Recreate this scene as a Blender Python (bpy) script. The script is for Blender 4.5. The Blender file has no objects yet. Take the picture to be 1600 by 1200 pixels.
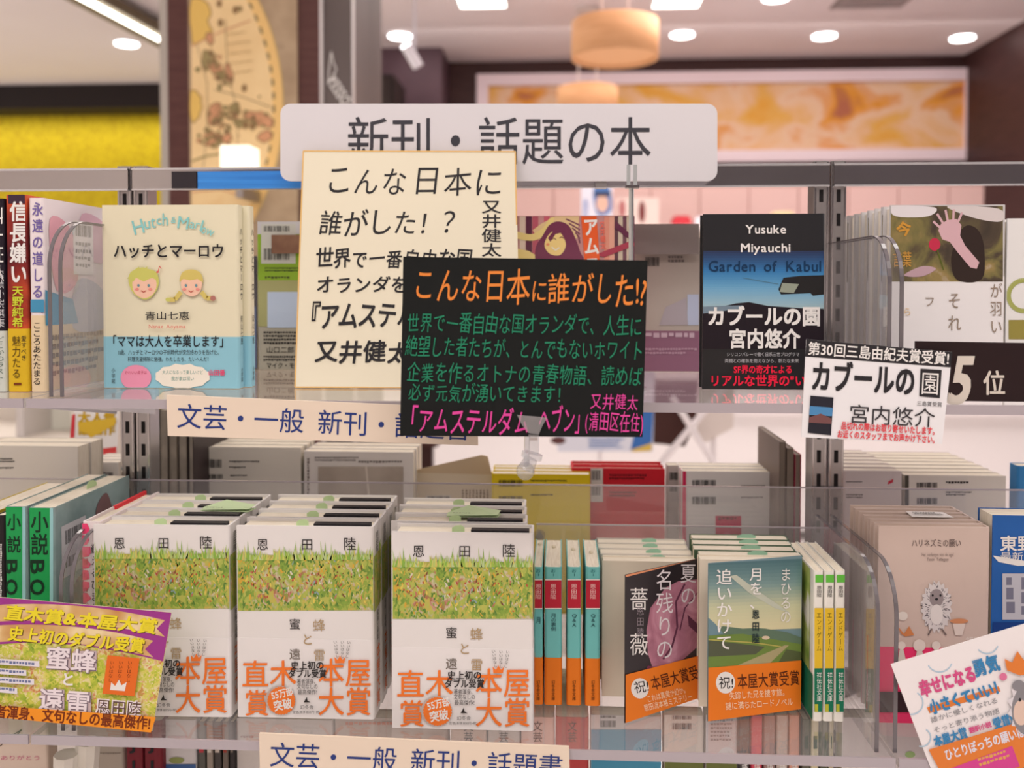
import bpy, math, random
from mathutils import Vector, Matrix
R = random.Random(7)
S = bpy.context.scene
COL = S.collection
# ------------------------------------------------------------------ camera
FPX, PITCH, YAW, CZ = 1400.0, math.radians(1.6), math.radians(3.0), 1.45
PYC = 450 + FPX * math.tan(PITCH)      # image row of the optical axis (the photo is cropped / shifted below its horizon)
CAM = Vector((0, 0, CZ))
cd = bpy.data.cameras.new('camera'); cam = bpy.data.objects.new('camera', cd); COL.objects.link(cam)
cam.location = CAM; cam.rotation_euler = (math.pi / 2 - PITCH, 0, YAW)
cd.sensor_width = 36; cd.lens = 36 * FPX / 1600; cd.shift_y = -(600 - PYC) / 1600; cd.clip_start = 0.02; cd.clip_end = 100
cd.dof.use_dof = True; cd.dof.focus_distance = 0.86; cd.dof.aperture_fstop = 4.4
S.camera = cam
# ------------------------------------------------------------------ world, lights, exposure
S.view_settings.view_transform = 'Standard'; S.view_settings.look = 'None'
S.view_settings.gamma = 1; S.view_settings.use_curve_mapping = False; S.view_settings.exposure = 0.0
wd = bpy.data.worlds.new('world'); S.world = wd; wd.use_nodes = True
wb = wd.node_tree.nodes['Background']; wb.inputs[0].default_value = (1, 0.95, 0.92, 1); wb.inputs[1].default_value = 1.32
S.cycles.transparent_max_bounces = 24
def area(name, loc, size, power, color, rot=(0, 0, 0)):
    l = bpy.data.lights.new(name, 'AREA'); l.shape = 'RECTANGLE'; l.size, l.size_y = size; l.energy = power; l.color = color
    o = bpy.data.objects.new(name, l); COL.objects.link(o); o.location = loc; o.rotation_euler = rot
    return o
CEIL = CZ + 2.01
area('ceiling_area_light', (0, -2.0, CEIL - .03), (4.5, .6), 36, (1, .95, .9))  # unseen light added behind the camera as frontal fill
area('ceiling_area_light', (-0.9, -0.7, CEIL - .03), (1.6, .5), 22, (1, .95, .88))
area('ceiling_area_light', (0.9, -0.7, CEIL - .03), (1.6, .5), 22, (1, .95, .88))
area('ceiling_area_light', (0.0, 1.2, CEIL - .03), (2.4, .5), 20, (1, .95, .9))
area('ceiling_area_light', (-2.5, 4.0, CEIL - .03), (1.6, 1.6), 60, (1, .93, .86))
area('ceiling_area_light', (2.0, 4.6, CEIL - .03), (3.0, 1.6), 120, (1, .9, .87))
area('mural_fill_light', (1.4, 6.9, CEIL - .03), (5.5, .3), 22, (1, .93, .88), (math.radians(28), 0, 0))  # added light that brightens the mural, near the modelled downlights
# ------------------------------------------------------------------ pixel <-> world
Rm = cam.rotation_euler.to_matrix()
def ray(px, py): return (Rm @ Vector(((px - 800) / FPX, (PYC - py) / FPX, -1))).normalized()
def atY(px, py, Y): d = ray(px, py); return CAM + d * (Y / d.y)
def atZ(px, py, Z): d = ray(px, py); return CAM + d * ((Z - CZ) / d.z)
# ------------------------------------------------------------------ materials
def lin(c): c /= 255.0; return c / 12.92 if c <= .04045 else ((c + .055) / 1.055) ** 2.4
def rgb(c): return (lin(c[0]), lin(c[1]), lin(c[2]), 1)
_m = {}
def mat(c, rough=.55, metal=0.0, coat=0.0, name=None, emit=0.0):
    k = (tuple(c), rough, metal, coat, emit)
    if k in _m: return _m[k]
    m = bpy.data.materials.new(name or 'colour_%d_%d_%d' % tuple(c)); m.use_nodes = True
    b = m.node_tree.nodes['Principled BSDF']; b.inputs['Base Color'].default_value = rgb(c)
    b.inputs['Roughness'].default_value = rough; b.inputs['Metallic'].default_value = metal
    b.inputs['Coat Weight'].default_value = coat
    if not metal: b.inputs['Specular IOR Level'].default_value = .5 if rough < .36 else .22
    if emit: b.inputs['Emission Color'].default_value = rgb(c); b.inputs['Emission Strength'].default_value = emit
    m.diffuse_color = rgb(c); _m[k] = m; return m
def noisy(name, stops, scale=10, detail=4, rough=.5, stretch=(1, 1, 1), voro=0.0, vscale=100, dist=0.0, bump=0.0, emit=0, nrough=.5):
    m = bpy.data.materials.new(name); m.use_nodes = True; t = m.node_tree; N, L = t.nodes, t.links
    b = N['Principled BSDF']; b.inputs['Roughness'].default_value = rough; b.inputs['Specular IOR Level'].default_value = .5 if rough < .36 else .22
    tc = N.new('ShaderNodeTexCoord'); mp = N.new('ShaderNodeMapping'); mp.inputs['Scale'].default_value = stretch
    L.new(tc.outputs['Object'], mp.inputs[0])
    n = N.new('ShaderNodeTexNoise'); n.inputs['Scale'].default_value = scale; n.inputs['Detail'].default_value = detail
    n.inputs['Distortion'].default_value = dist; n.inputs['Roughness'].default_value = nrough; L.new(mp.outputs[0], n.inputs[0]); out = n.outputs[0]
    if voro:
        n2 = N.new('ShaderNodeTexNoise'); n2.inputs['Scale'].default_value = vscale * .6; L.new(mp.outputs[0], n2.inputs[0])
        mx = N.new('ShaderNodeMixRGB'); mx.inputs[0].default_value = .012; L.new(mp.outputs[0], mx.inputs[1]); L.new(n2.outputs['Color'], mx.inputs[2])
        v = N.new('ShaderNodeTexVoronoi'); v.inputs['Scale'].default_value = vscale; L.new(mx.outputs[0], v.inputs[0])
        sp = N.new('ShaderNodeSeparateColor'); L.new(v.outputs['Color'], sp.inputs[0])
        ma = N.new('ShaderNodeMix'); ma.data_type = 'FLOAT'; ma.inputs[0].default_value = voro
        L.new(out, ma.inputs[2]); L.new(sp.outputs[0], ma.inputs[3]); out = ma.outputs[0]
    r = N.new('ShaderNodeValToRGB'); e = r.color_ramp.elements
    e[0].position, e[0].color = stops[0][0], rgb(stops[0][1]); e[1].position, e[1].color = stops[-1][0], rgb(stops[-1][1])
    for p, c in stops[1:-1]: q = e.new(p); q.color = rgb(c)
    L.new(out, r.inputs[0]); L.new(r.outputs[0], b.inputs['Base Color'])
    if bump:
        bp = N.new('ShaderNodeBump'); bp.inputs['Strength'].default_value = bump; bp.inputs['Distance'].default_value = .002
        L.new(out, bp.inputs['Height']); L.new(bp.outputs[0], b.inputs['Normal'])
    if emit: L.new(r.outputs[0], b.inputs['Emission Color']); b.inputs['Emission Strength'].default_value = emit
    return m
def clear(name, tint=(.95, .95, .95), gl=1.0, haze=0.0, ior=1.49, hazecol=(.8, .78, .8, 1)):
    m = bpy.data.materials.new(name); m.use_nodes = True; t = m.node_tree; N, L = t.nodes, t.links
    N.remove(N['Principled BSDF']); o = N['Material Output']
    tr = N.new('ShaderNodeBsdfTransparent'); tr.inputs[0].default_value = (*tint, 1)
    base = tr.outputs[0]
    if haze:
        d = N.new('ShaderNodeBsdfDiffuse'); d.inputs[0].default_value = hazecol
        mh = N.new('ShaderNodeMixShader'); mh.inputs[0].default_value = haze; L.new(tr.outputs[0], mh.inputs[1]); L.new(d.outputs[0], mh.inputs[2]); base = mh.outputs[0]
    g = N.new('ShaderNodeBsdfGlossy'); g.inputs['Roughness'].default_value = .03; g.inputs[0].default_value = (gl, gl, gl, 1)
    f = N.new('ShaderNodeFresnel'); f.inputs[0].default_value = ior
    ge = N.new('ShaderNodeNewGeometry'); ma = N.new('ShaderNodeMath'); ma.operation = 'SUBTRACT'; ma.use_clamp = True
    L.new(f.outputs[0], ma.inputs[0]); L.new(ge.outputs['Backfacing'], ma.inputs[1])
    mx = N.new('ShaderNodeMixShader'); L.new(ma.outputs[0], mx.inputs[0]); L.new(base, mx.inputs[1]); L.new(g.outputs[0], mx.inputs[2])
    L.new(mx.outputs[0], o.inputs[0]); return m
GLASS = clear('shelf_glass', (.93, .93, .93), haze=.10)
ACRY = clear('clear_acrylic', (.955, .955, .96), haze=.055)
PANEL = clear('thin_acrylic_sheet', (.96, .96, .96), haze=.09)
CLIP = clear('clip_plastic', (.86, .87, .88), haze=.16, ior=1.7)
EDGE = mat((176, 168, 175), .25, 0, .4, 'polished_glass_edge')
DEDGE = mat((104, 99, 104), .18, 0, .6, 'polished_acrylic_edge')
CHROME = mat((200, 198, 200), .16, 1.0, name='chrome')
STEEL = mat((178, 176, 178), .3, 1.0, name='zinc_steel')
BLACK = mat((22, 20, 22), .6); INK = mat((38, 36, 40), .6); WHITE = mat((238, 236, 234), .45); WHITE2 = mat((232, 229, 226), .5)
PAGES = noisy('page_edges', [(.3, (226, 216, 196)), (.7, (244, 237, 220))], 60, 2, .8, (1, 12, 1))
PAGES_S = noisy('page_edges_pale', [(.3, (214, 205, 190)), (.7, (240, 232, 218))], 60, 2, .8, (1, 14, 1))
FLOWERS = noisy('painted_meadow', [(.26, (84, 120, 58)), (.36, (120, 152, 66)), (.44, (150, 172, 76)), (.51, (178, 186, 92)), (.56, (196, 176, 88)), (.61, (156, 172, 84)), (.66, (200, 190, 160)), (.71, (176, 104, 84)), (.77, (136, 164, 76)), (.86, (96, 130, 84))],
                30, 5, .5, (1, 1, .7), voro=.25, vscale=260, dist=.9)
GREENISH = noisy('printed_meadow', [(.25, (110, 150, 50)), (.42, (186, 198, 70)), (.52, (214, 206, 100)), (.6, (226, 216, 170)), (.68, (206, 130, 80)), (.78, (160, 186, 80))], 42, 5, .5, (1, 1, 1), voro=.25, vscale=330, dist=.8)
# ------------------------------------------------------------------ objects
def setp(o, label=None, cat=None, group=None, kind=None):
    for k, v in (('label', label), ('category', cat), ('group', group), ('kind', kind)):
        if v: o[k] = v
    return o
MW = {}
def root(name, label, cat, M, group=None):
    if not isinstance(M, Matrix): M = Matrix.Translation(M)
    o = bpy.data.objects.new(name, None); COL.objects.link(o); o.matrix_world = M; o.empty_display_size = .02
    MW[o.name] = M.copy(); return setp(o, label, cat, group)
class MB:
    def __init__(s): s.v, s.f, s.i, s.m = [], [], [], []
    def mi(s, m):
        if m not in s.m: s.m.append(m)
        return s.m.index(m)
    def add(s, vs, fs, m):
        b = len(s.v); s.v += [Vector(p) for p in vs]; k = s.mi(m)
        for f in fs: s.f.append([b + j for j in f]); s.i.append(k)
        return s
    def box(s, a, b, m):
        x0, y0, z0 = a; x1, y1, z1 = b
        return s.add([(x0, y0, z0), (x1, y0, z0), (x1, y1, z0), (x0, y1, z0), (x0, y0, z1), (x1, y0, z1), (x1, y1, z1), (x0, y1, z1)],
                     [(0, 3, 2, 1), (4, 5, 6, 7), (0, 1, 5, 4), (1, 2, 6, 5), (2, 3, 7, 6), (3, 0, 4, 7)], m)
    def prism(s, pts, d, m, me=None):   # pts: 3D outline, d: extrusion vector
        n = len(pts); d = Vector(d); P = [Vector(p) for p in pts]
        s.add(P, [list(range(n))], m); s.add([p + d for p in P], [list(range(n))[::-1]], m)
        s.add(P + [p + d for p in P], [(j, n + j, n + (j + 1) % n, (j + 1) % n) for j in range(n)], me or m); return s
    def cyl(s, a, b, r, m, n=16, r2=None, cap=True):
        a, b = Vector(a), Vector(b); ax = (b - a).normalized(); t = Vector((1, 0, 0)) if abs(ax.x) < .8 else Vector((0, 1, 0))
        u = ax.cross(t).normalized(); w = ax.cross(u); r2 = r if r2 is None else r2
        A = [a + (u * math.cos(2 * math.pi * j / n) + w * math.sin(2 * math.pi * j / n)) * r for j in range(n)]
        B = [b + (u * math.cos(2 * math.pi * j / n) + w * math.sin(2 * math.pi * j / n)) * r2 for j in range(n)]
        s.add(A + B, [(j, (j + 1) % n, n + (j + 1) % n, n + j) for j in range(n)], m)
        if cap: s.add(A, [list(range(n))[::-1]], m); s.add(B, [list(range(n))], m)
        return s
    def ball(s, c, r, m, n=14, sc=(1, 1, 1)):
        c = Vector(c); vs = []
        for i in range(n // 2 + 1):
            th = math.pi * i / (n // 2)
            for j in range(n): ph = 2 * math.pi * j / n; vs.append(c + Vector((r * sc[0] * math.sin(th) * math.cos(ph), r * sc[1] * math.sin(th) * math.sin(ph), r * sc[2] * math.cos(th))))
        return s.add(vs, [(i * n + j, (i + 1) * n + j, (i + 1) * n + (j + 1) % n, i * n + (j + 1) % n) for i in range(n // 2) for j in range(n)], m)
    def build(s, name, parent=None, world=False, smooth=False):
        vs = s.v
        if world and parent is not None:
            Mi = MW[parent.name].inverted(); vs = [Mi @ p for p in vs]
        me = bpy.data.meshes.new(name); me.from_pydata([tuple(p) for p in vs], [], s.f)
        for m in s.m: me.materials.append(m)
        me.polygons.foreach_set('material_index', s.i)
        if smooth: me.polygons.foreach_set('use_smooth', [len(f) < 6 for f in s.f])
        me.update()
        o = bpy.data.objects.new(name, me); COL.objects.link(o)
        if parent is not None: o.parent = parent; MW[o.name] = MW[parent.name]
        return o
def sub(parent_part):  # identity child space
    return parent_part
# glyphs
_g = {}
_dg = bpy.context.evaluated_depsgraph_get
def glyph(c, off):
    k = (c, off); boff, off = off, min(off, 0)
    if k in _g: return _g[k]
    cu = bpy.data.curves.new('g', 'FONT'); cu.body = c; cu.size = 1; cu.offset = off; cu.resolution_u = 3
    o = bpy.data.objects.new('g', cu); COL.objects.link(o); dg = _dg(); dg.update()
    me = bpy.data.meshes.new_from_object(o.evaluated_get(dg))
    vs = [(v.co.x, v.co.y) for v in me.vertices]; fs = [tuple(p.vertices) for p in me.polygons]
    bpy.data.objects.remove(o); bpy.data.curves.remove(cu); bpy.data.meshes.remove(me)
    if boff > .003:      # heavier strokes: the outline repeated around itself
        n = len(vs); q = boff * .8; V, Fc = [], []
        for i, (dx, dy) in enumerate(((q, q), (-q, q), (q, -q), (-q, -q)) if boff > .012 else ((q, q), (-q, -q))):
            V += [(x + dx, y + dy) for x, y in vs]; Fc += [tuple(j + i * n for j in f) for f in fs]
        vs, fs = V, Fc
    if ord(c) > 0x2000: adv = 1.0
    else: adv = (max(v[0] for v in vs) + .06) if vs else .35
    _g[k] = (vs, fs, adv, (len(vs) // (4 if boff > .012 else 2 if boff > .003 else 1)) or 1); return _g[k]
def smooth_pts(P, n=5):
    out = []; k = len(P)
    for i in range(k):
        a, b, c, d = (Vector((*P[(i + j) % k], 0)) for j in (-1, 0, 1, 2))
        for q in range(n):
            t = q / n; p = .5 * ((2 * b) + (c - a) * t + (2 * a - 5 * b + 4 * c - d) * t * t + (3 * b - a - 3 * c + d) * t ** 3); out.append((p.x, p.y))
    return out
class Face:      # a flat face: local origin at its top left, u to the right, v downwards
    def __init__(s, par, o, u, v, lim=None): s.lim = lim; s.par = par; s.M = MW[par.name]; s.Mi = s.M.inverted(); s.o = Vector(o); s.u = Vector(u).normalized(); s.v = Vector(v).normalized(); s.n = s.v.cross(s.u)
    def mm(s, a, b): return s.o + s.u * a + s.v * b
    def px(s, x, y):
        O = s.M @ s.o; n = s.M.to_3x3() @ s.n; d = ray(x, y); t = (O - CAM).dot(n) / d.dot(n); p = s.Mi @ (CAM + d * t)
        if s.lim: q = p - s.o; p = s.o + s.u * min(max(q.dot(s.u), .0004), s.lim[0] - .0004) + s.v * min(max(q.dot(s.v), .0002), s.lim[1] - .0004)
        return p
class Print(MB):
    def __init__(s, face, px=True, base=.00012): super().__init__(); s.F = face; s.c = face.px if px else face.mm; s.l = base
    def poly(s, pts, m, sm=False):
        if sm: pts = smooth_pts(pts)
        P = [s.c(*p) + s.F.n * s.l for p in pts]; s.l += .00004
        a = sum(((pts[i][0] * pts[(i + 1) % len(pts)][1] - pts[(i + 1) % len(pts)][0] * pts[i][1]) for i in range(len(pts))))
        idx = list(range(len(P))); s.add(P, [idx[::-1] if a > 0 else idx], m); return s
    def rect(s, x0, y0, x1, y1, m): return s.poly([(x0, y0), (x1, y0), (x1, y1), (x0, y1)], m)
    def ell(s, cx, cy, rx, ry, m, n=24): return s.poly([(cx + rx * math.cos(6.2832 * i / n), cy + ry * math.sin(6.2832 * i / n)) for i in range(n)], m)
    def line(s, pts, w, m, closed=False):
        if closed: pts = list(pts) + [pts[0]]
        for (x0, y0), (x1, y1) in zip(pts, pts[1:]):
            L = math.hypot(x1 - x0, y1 - y0) or 1e-9; nx, ny = -(y1 - y0) / L * w / 2, (x1 - x0) / L * w / 2
            s._q([(x0 + nx, y0 + ny), (x1 + nx, y1 + ny), (x1 - nx, y1 - ny), (x0 - nx, y0 - ny)], m)
        s.l += .00004; return s
    def _q(s, q, m): s.add([s.c(*p) + s.F.n * s.l for p in q], [(0, 1, 2, 3)], m)
    def text(s, t, x, y, w, h, m, ang=0, vert=False, off=0.0, jit=0.0, slant=0.0, vgap=None, bow=0.0):
        a = math.radians(ang); ca, sa = math.cos(a), math.sin(a)
        G = [glyph(ch, off) if ch not in ' \u3000' else ([], [], .5 if ch == ' ' else 1.0, 1) for ch in t]
        if vert:
            n = len(t); cell = h / n
        else:
            tot = sum(g[2] for g in G); k = w / tot
        cur = 0.0; rr = random.Random(len(t) * 31 + ord(t[0]))
        for ch, g in zip(t, G):
            ja = rr.uniform(-1, 1) * jit * .12; js = 1 + rr.uniform(-1, 1) * jit * .1; jy = rr.uniform(-1, 1) * jit * .06
            pts = []
            if vert:
                rotb = ch in 'ー~-()「」『』' ; 
                for (gx, gy) in g[0]:
                    qx, qy = gx - g[2] / 2, .38 - gy
                    if rotb: qx, qy = -qy, qx
                    if not (ord(ch) > 0x2000): qx *= 1.1
                    px_, py_ = w / 2 + qx * w * 1.0, cur + cell / 2 + qy * min(cell, w * 1.25)
                    pts.append((px_, py_))
                cur += cell
            else:
                for (gx, gy) in g[0]:
                    qx, qy = (gx - g[2] / 2) * js, (.38 - gy + jy) * js
                    qx, qy = qx * math.cos(ja) - qy * math.sin(ja), qx * math.sin(ja) + qy * math.cos(ja)
                    qx -= slant * qy
                    X = cur + (g[2] / 2 + qx) * k; pts.append((X, h / 2 + qy * h + bow * ((X / w) * 2 - 1) ** 2))
                cur += g[2] * k
            P = [s.c(x + u * ca - v * sa, y + u * sa + v * ca) + s.F.n * (s.l + .000025 * (i // g[3])) for i, (u, v) in enumerate(pts)]
            if P: s.add(P, g[1], m)
        s.l += .00014 if off > .003 else .00004; return s
    def rows(s, x0, y0, x1, y1, n, m, ang=0, vert=False, fill=.6):      # tiny print too small to read: rows of short marks
        rr = random.Random(int(x0 * 1000) + n); a = math.radians(ang); ca, sa = math.cos(a), math.sin(a)
        W, H = x1 - x0, y1 - y0
        L, Hh = (H, W) if vert else (W, H); pitch = Hh / n
        for i in range(n):
            q = 0; end = L * rr.uniform(.75, 1)
            while q < end:
                d = pitch * rr.uniform(.4, .8)
                u0, u1, v0, v1 = q, min(q + d, L), i * pitch, i * pitch + pitch * fill * rr.uniform(.6, 1)
                if vert: c = [(v0, u0), (v1, u0), (v1, u1), (v0, u1)]
                else: c = [(u0, v0), (u1, v0), (u1, v1), (u0, v1)]
                s._q([(x0 + u * ca - v * sa, y0 + u * sa + v * ca) for u, v in c], m); q += d + pitch * .18
        s.l += .00004; return s
    def bars(s, x0, y0, x1, y1, m=INK, bg=None):
        if bg: s.rect(x0 - (x1 - x0) * .08, y0 - (y1 - y0) * .12, x1 + (x1 - x0) * .08, y1 + (y1 - y0) * .3, bg)
        rr = random.Random(3); x = x0; d = (x1 - x0) / 60
        while x < x1: w = d * rr.choice((.6, 1, 1.8)); s._q([(x, y0), (x + w, y0), (x + w, y1), (x, y1)], m); x += w + d * rr.choice((.7, 1, 1.7))
        s.l += .00004; return s
def copy_tree(o, M, label=None, parent=None):
    c = o.copy(); COL.objects.link(c)
    if parent is None: c.matrix_world = M; MW[c.name] = M.copy()
    else: c.parent = parent; MW[c.name] = MW[parent.name]
    if label: c['label'] = label
    for ch in [k for k in list(o.children)]: copy_tree(ch, None, None, c)
    return c
# ------------------------------------------------------------------ book
def ushape(W, T, t, r, g=0.0, ext=0.0):
    out = [(-ext, -g), (W - r, -g)] + [(W - r + (r + g) * math.sin(a), r - (r + g) * math.cos(a)) for a in (.4, .8, 1.2)] + [(W + g, r), (W + g, T - r)] + \
          [(W - r + (r + g) * math.cos(a), T - r + (r + g) * math.sin(a)) for a in (.4, .8, 1.2)] + [(W - r, T + g), (-ext, T + g)]
    ri = max(r - t, .0002)
    inn = [(-ext, T - t), (W - t - ri, T - t), (W - t, T - t - ri), (W - t, t + ri), (W - t - ri, t), (-ext, t)]
    return out, inn
def extr(mb, out, inn, z0, z1, m):
    P = out + inn; n = len(P); k = len(out)
    mb.add([(x, y, z0) for x, y in P] + [(x, y, z1) for x, y in P], [(j, (j + 1) % n, n + (j + 1) % n, n + j) for j in range(n)], m)
    # caps as quads front leg, spine, back leg
    for z, fl in ((z0, True), (z1, False)):
        f = list(range(n)); mb.add([(x, y, z) for x, y in P], [f[::-1] if fl else f], m)
def book(name, label, M, W, H, T, cover, pages=None, band=None, band_h=0, hard=False, group=None, cat='book', cover_open=False):
    o = root(name, label, cat, M, group); t = .0022 if hard else .0008; r = min(.003, T * .25)
    ins = .003 if hard else .0008
    MB().box((ins + .0005, t, ins), (W - t - .0002, T - t, H - ins), pages or PAGES).build('pages', o)
    mb = MB(); out, inn = ushape(W, T, t, r)
    extr(mb, out, inn, 0, H, cover); mb.build('cover', o)
    if band:
        b = MB(); out, inn = ushape(W, T, -.00004 if False else 0.0, r, g=.0003); inn2 = ushape(W, T, 0.0001, r)[1]; extr(b, out, inn2, .0002, band_h, band); b.build('belly_band', o)
    o['W'], o['H'], o['T'] = W, H, T
    return o
def front(o, g=0.0004): return Face(o, (0, -g, o['H']), (1, 0, 0), (0, 0, -1), (o['W'], o['H']))
def back(o, g=0.0004): return Face(o, (o['W'], o['T'] + g, o['H']), (-1, 0, 0), (0, 0, -1), (o['W'], o['H']))
def spine(o, g=0.0004): return Face(o, (o['W'] + g, 0, o['H']), (0, 1, 0), (0, 0, -1), (o['T'], o['H']))
def face_px(x0, x1, yt, yb, z):
    """front-facing: world position, width, height from pixel extent, standing on z"""
    A = atZ(x0, yb, z); B = atY(x1, yb, A.y); C = atY((x0 + x1) / 2, yt, A.y); return A, B.x - A.x, C.z - z
def rotz(a): return Matrix.Rotation(math.radians(a), 4, 'Z')
def front_book(name, label, x0, x1, yt, yb, z, T, cover, **k):
    A, W, H = face_px(x0, x1, yt, yb, z); return book(name, label, Matrix.Translation((A.x, A.y, z)), W, H, T, cover, **k)
def spine_book(name, label, x0, x1, yt, yb, z, depth, cover, **k):     # spine faces the camera
    A, T, H = face_px(x0, x1, yt, yb, z)
    # local +x -> world -y ; local y -> world +x ; origin at (A.x, A.y+depth)
    return book(name, label, Matrix.Translation((A.x, A.y + depth, z)) @ rotz(-90), depth, H, T, cover, **k)
def rear_book(name, label, x0, x1, yt, Y, z, T, cover, **k):           # back cover faces the camera, at depth Y
    A = atY(x0, yt, Y); B = atY(x1, yt, Y); W = B.x - A.x; H = A.z - z
    return book(name, label, Matrix.Translation((B.x, Y + T, z)) @ rotz(180), W, H, T, cover, **k)
def stack(o, n, step, labels, dx=0.0, jit=.0006):
    M = MW[o.name]; res = []
    for i in range(n):
        Mi = Matrix.Translation((dx * (i + 1) + R.uniform(-1, 1) * jit * 2, step * (i + 1), 0)) @ M
        res.append(copy_tree(o, Mi, labels[i]))
    return res
def card(name, label, corners, Y, t, m, medge=None, cat='sign', Ytop=None, group=None):
    """flat card through four pixel corners TL TR BR BL at depth Y (bottom) .. Ytop"""
    Ytop = Ytop or Y
    P = [atY(*corners[0], Ytop), atY(*corners[1], Ytop), atY(*corners[2], Y), atY(*corners[3], Y)]
    o = root(name, label, cat, (P[3] + P[2]) / 2, group)
    u = (P[1] - P[0]).normalized(); v = (P[3] - P[0]).normalized(); n = v.cross(u).normalized()
    mb = MB(); mb.prism(P, -n * t, m, medge); mb.build('card' if cat != 'sign' else 'board', o, world=True)
    f = Face(o, MW[o.name].inverted() @ P[0], u, n.cross(u) * -1 if n.cross(u).dot(v) < 0 else n.cross(u))
    f.n = n; return o, f
ZU, ZL, ZB = CZ - .102, CZ - .418, CZ - .645
YF, YR = .802, 1.27
# ================================================================== ROOM
def struct(o): o['kind'] = 'structure'; return o
CEILM = noisy('ceiling_paint', [(.3, (242, 232, 234)), (.7, (245, 236, 238))], 1.5, 2, .9)
FLOORM = noisy('pale_floor_tile', [(.3, (226, 218, 214)), (.7, (236, 229, 226))], 3, 3, .25)
BROWN = noisy('dark_brown_panel', [(.3, (62, 38, 38)), (.7, (74, 48, 46))], 4, 3, .5, (1, 1, 8))
YB = 8.0; YL = 9.0
xr = atY(1506, 98, YB).x; xp = atY(262, 200, YL).x
MB().box((-8, -3, -.1), (8, 11, 0), FLOORM).build('floor').__setitem__('kind', 'structure')
MB().box((-8, -3, CEIL), (8, 11, CEIL + .1), CEILM).build('ceiling').__setitem__('kind', 'structure')
struct(MB().box((atY(553, 100, YB).x - .8, YB, 0), (xr + .1, YB + .15, CEIL), BROWN).build('wall_back'))
struct(MB().box((-8, -3.2, 0), (8, -3.0, CEIL), noisy('shop_wall_behind', [(.3, (212, 202, 196)), (.7, (224, 214, 208))], 1.5, 3, .6)).build('wall_front'))
struct(MB().box((-1.9, -3.0, 1.72), (6, -2.94, 2.5), noisy('dark_reflection_band', [(.3, (44, 38, 42)), (.55, (60, 54, 60)), (.7, (90, 84, 96))], 2.5, 3, .6)).build('unseen_dark_band'))  # unseen dark band, added to darken what the chrome rail reflects
struct(MB().box((xr, 2, 0), (xr + .15, YB, CEIL), BROWN).build('wall_right'))
YELL = noisy('yellow_patterned_wallpaper', [(.35, (176, 150, 14)), (.65, (206, 182, 24))], 55, 3, .6, (1, 1, 1), voro=.3, vscale=40)
zb = atY(100, 180, YL).z
struct(MB().box((-8, YL, 0), (xp + 1.0, YL + .12, CEIL), YELL).build('wall_left'))
struct(MB().box((-8, YL - .35, zb), (xp + 1.0, YL, CEIL), mat((40, 32, 32), .6)).build('trim_1'))
area('cove_light', (-4.6, YL - .3, zb - .03), (6, .08), 28, (1, .95, .7))
# jutting wall section
a = atY(583, 76, 7.5); b = atY(690, 76, 7.5)
struct(MB().box((a.x, 7.5, 0), (b.x, YB, CEIL), noisy('plum_panel', [(.3, (84, 62, 70)), (.7, (96, 72, 80))], 3, 2, .5)).build('wall_recess'))
o = root('tall_cabinet', 'dark brown tall cabinet in the far corner beside the pillar', 'cabinet', (atY(585, 200, 6.9).x, 7.0, 0))
a = atY(548, 117, 6.8); b = atY(615, 117, 6.8)
mb = MB().box((a.x, 6.8, 0), (b.x, 7.3, a.z), mat((40, 30, 30), .5)); mb.build('body', o, world=True)
mb = MB(); mb.box((a.x + .02, 6.785, .1), ((a.x + b.x) / 2 - .005, 6.8, a.z - .03), mat((48, 36, 34), .45)); mb.box(((a.x + b.x) / 2 + .005, 6.785, .1), (b.x - .02, 6.8, a.z - .03), mat((48, 36, 34), .45)); mb.build('door', o, world=True)
# painting on back wall
PAINT = noisy('orange_mural_paint', [(.32, (222, 156, 50)), (.42, (222, 168, 84)), (.48, (226, 180, 136)), (.55, (228, 192, 162)), (.6, (222, 160, 110)), (.65, (222, 150, 50)), (.72, (176, 104, 76))], 1.6, 6, .6, (1, 1, 1.5), dist=.5)
o = root('framed_mural', 'long orange and cream mural in a white frame on the brown back wall', 'picture', atY(1130, 185, YB - .04))
A, B = atY(745, 116, YB - .06), atY(1526, 250, YB - .06)
mb = MB(); w = .1
for (x0, z0, x1, z1) in ((A.x, A.z - w, B.x, A.z), (A.x, B.z, B.x, B.z + w), (A.x, B.z + w, A.x + w, A.z - w), (B.x - w, B.z + w, B.x, A.z - w)): mb.box((x0, YB - .07, z0), (x1, YB - .001, z1), mat((236, 216, 222), .4))
mb.build('frame', o, world=True)
MB().box((A.x + w, YB - .03, B.z + w), (B.x - w, YB - .002, A.z - w), PAINT).build('painting', o, world=True)
# pink wall cabinets
o = root('pink_wall_cabinet', 'long pale pink cabinet run under the mural on the back wall', 'cabinet', (1.2, YB - .2, 0))
A, B = atY(640, 293, YB - .4), atY(1562, 293, YB - .4); PINK = mat((232, 196, 190), .55)
MB().box((A.x, YB - .38, 0), (B.x, YB - .002, A.z), mat((214, 176, 170), .6)).build('body', o, world=True)
n = 12
for i in range(n):
    x0 = A.x + (B.x - A.x) * i / n; x1 = A.x + (B.x - A.x) * (i + 1) / n
    MB().box((x0 + .006, YB - .4, .9), (x1 - .006, YB - .38, A.z - .02), PINK).build('door_panel', o, world=True)
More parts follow.
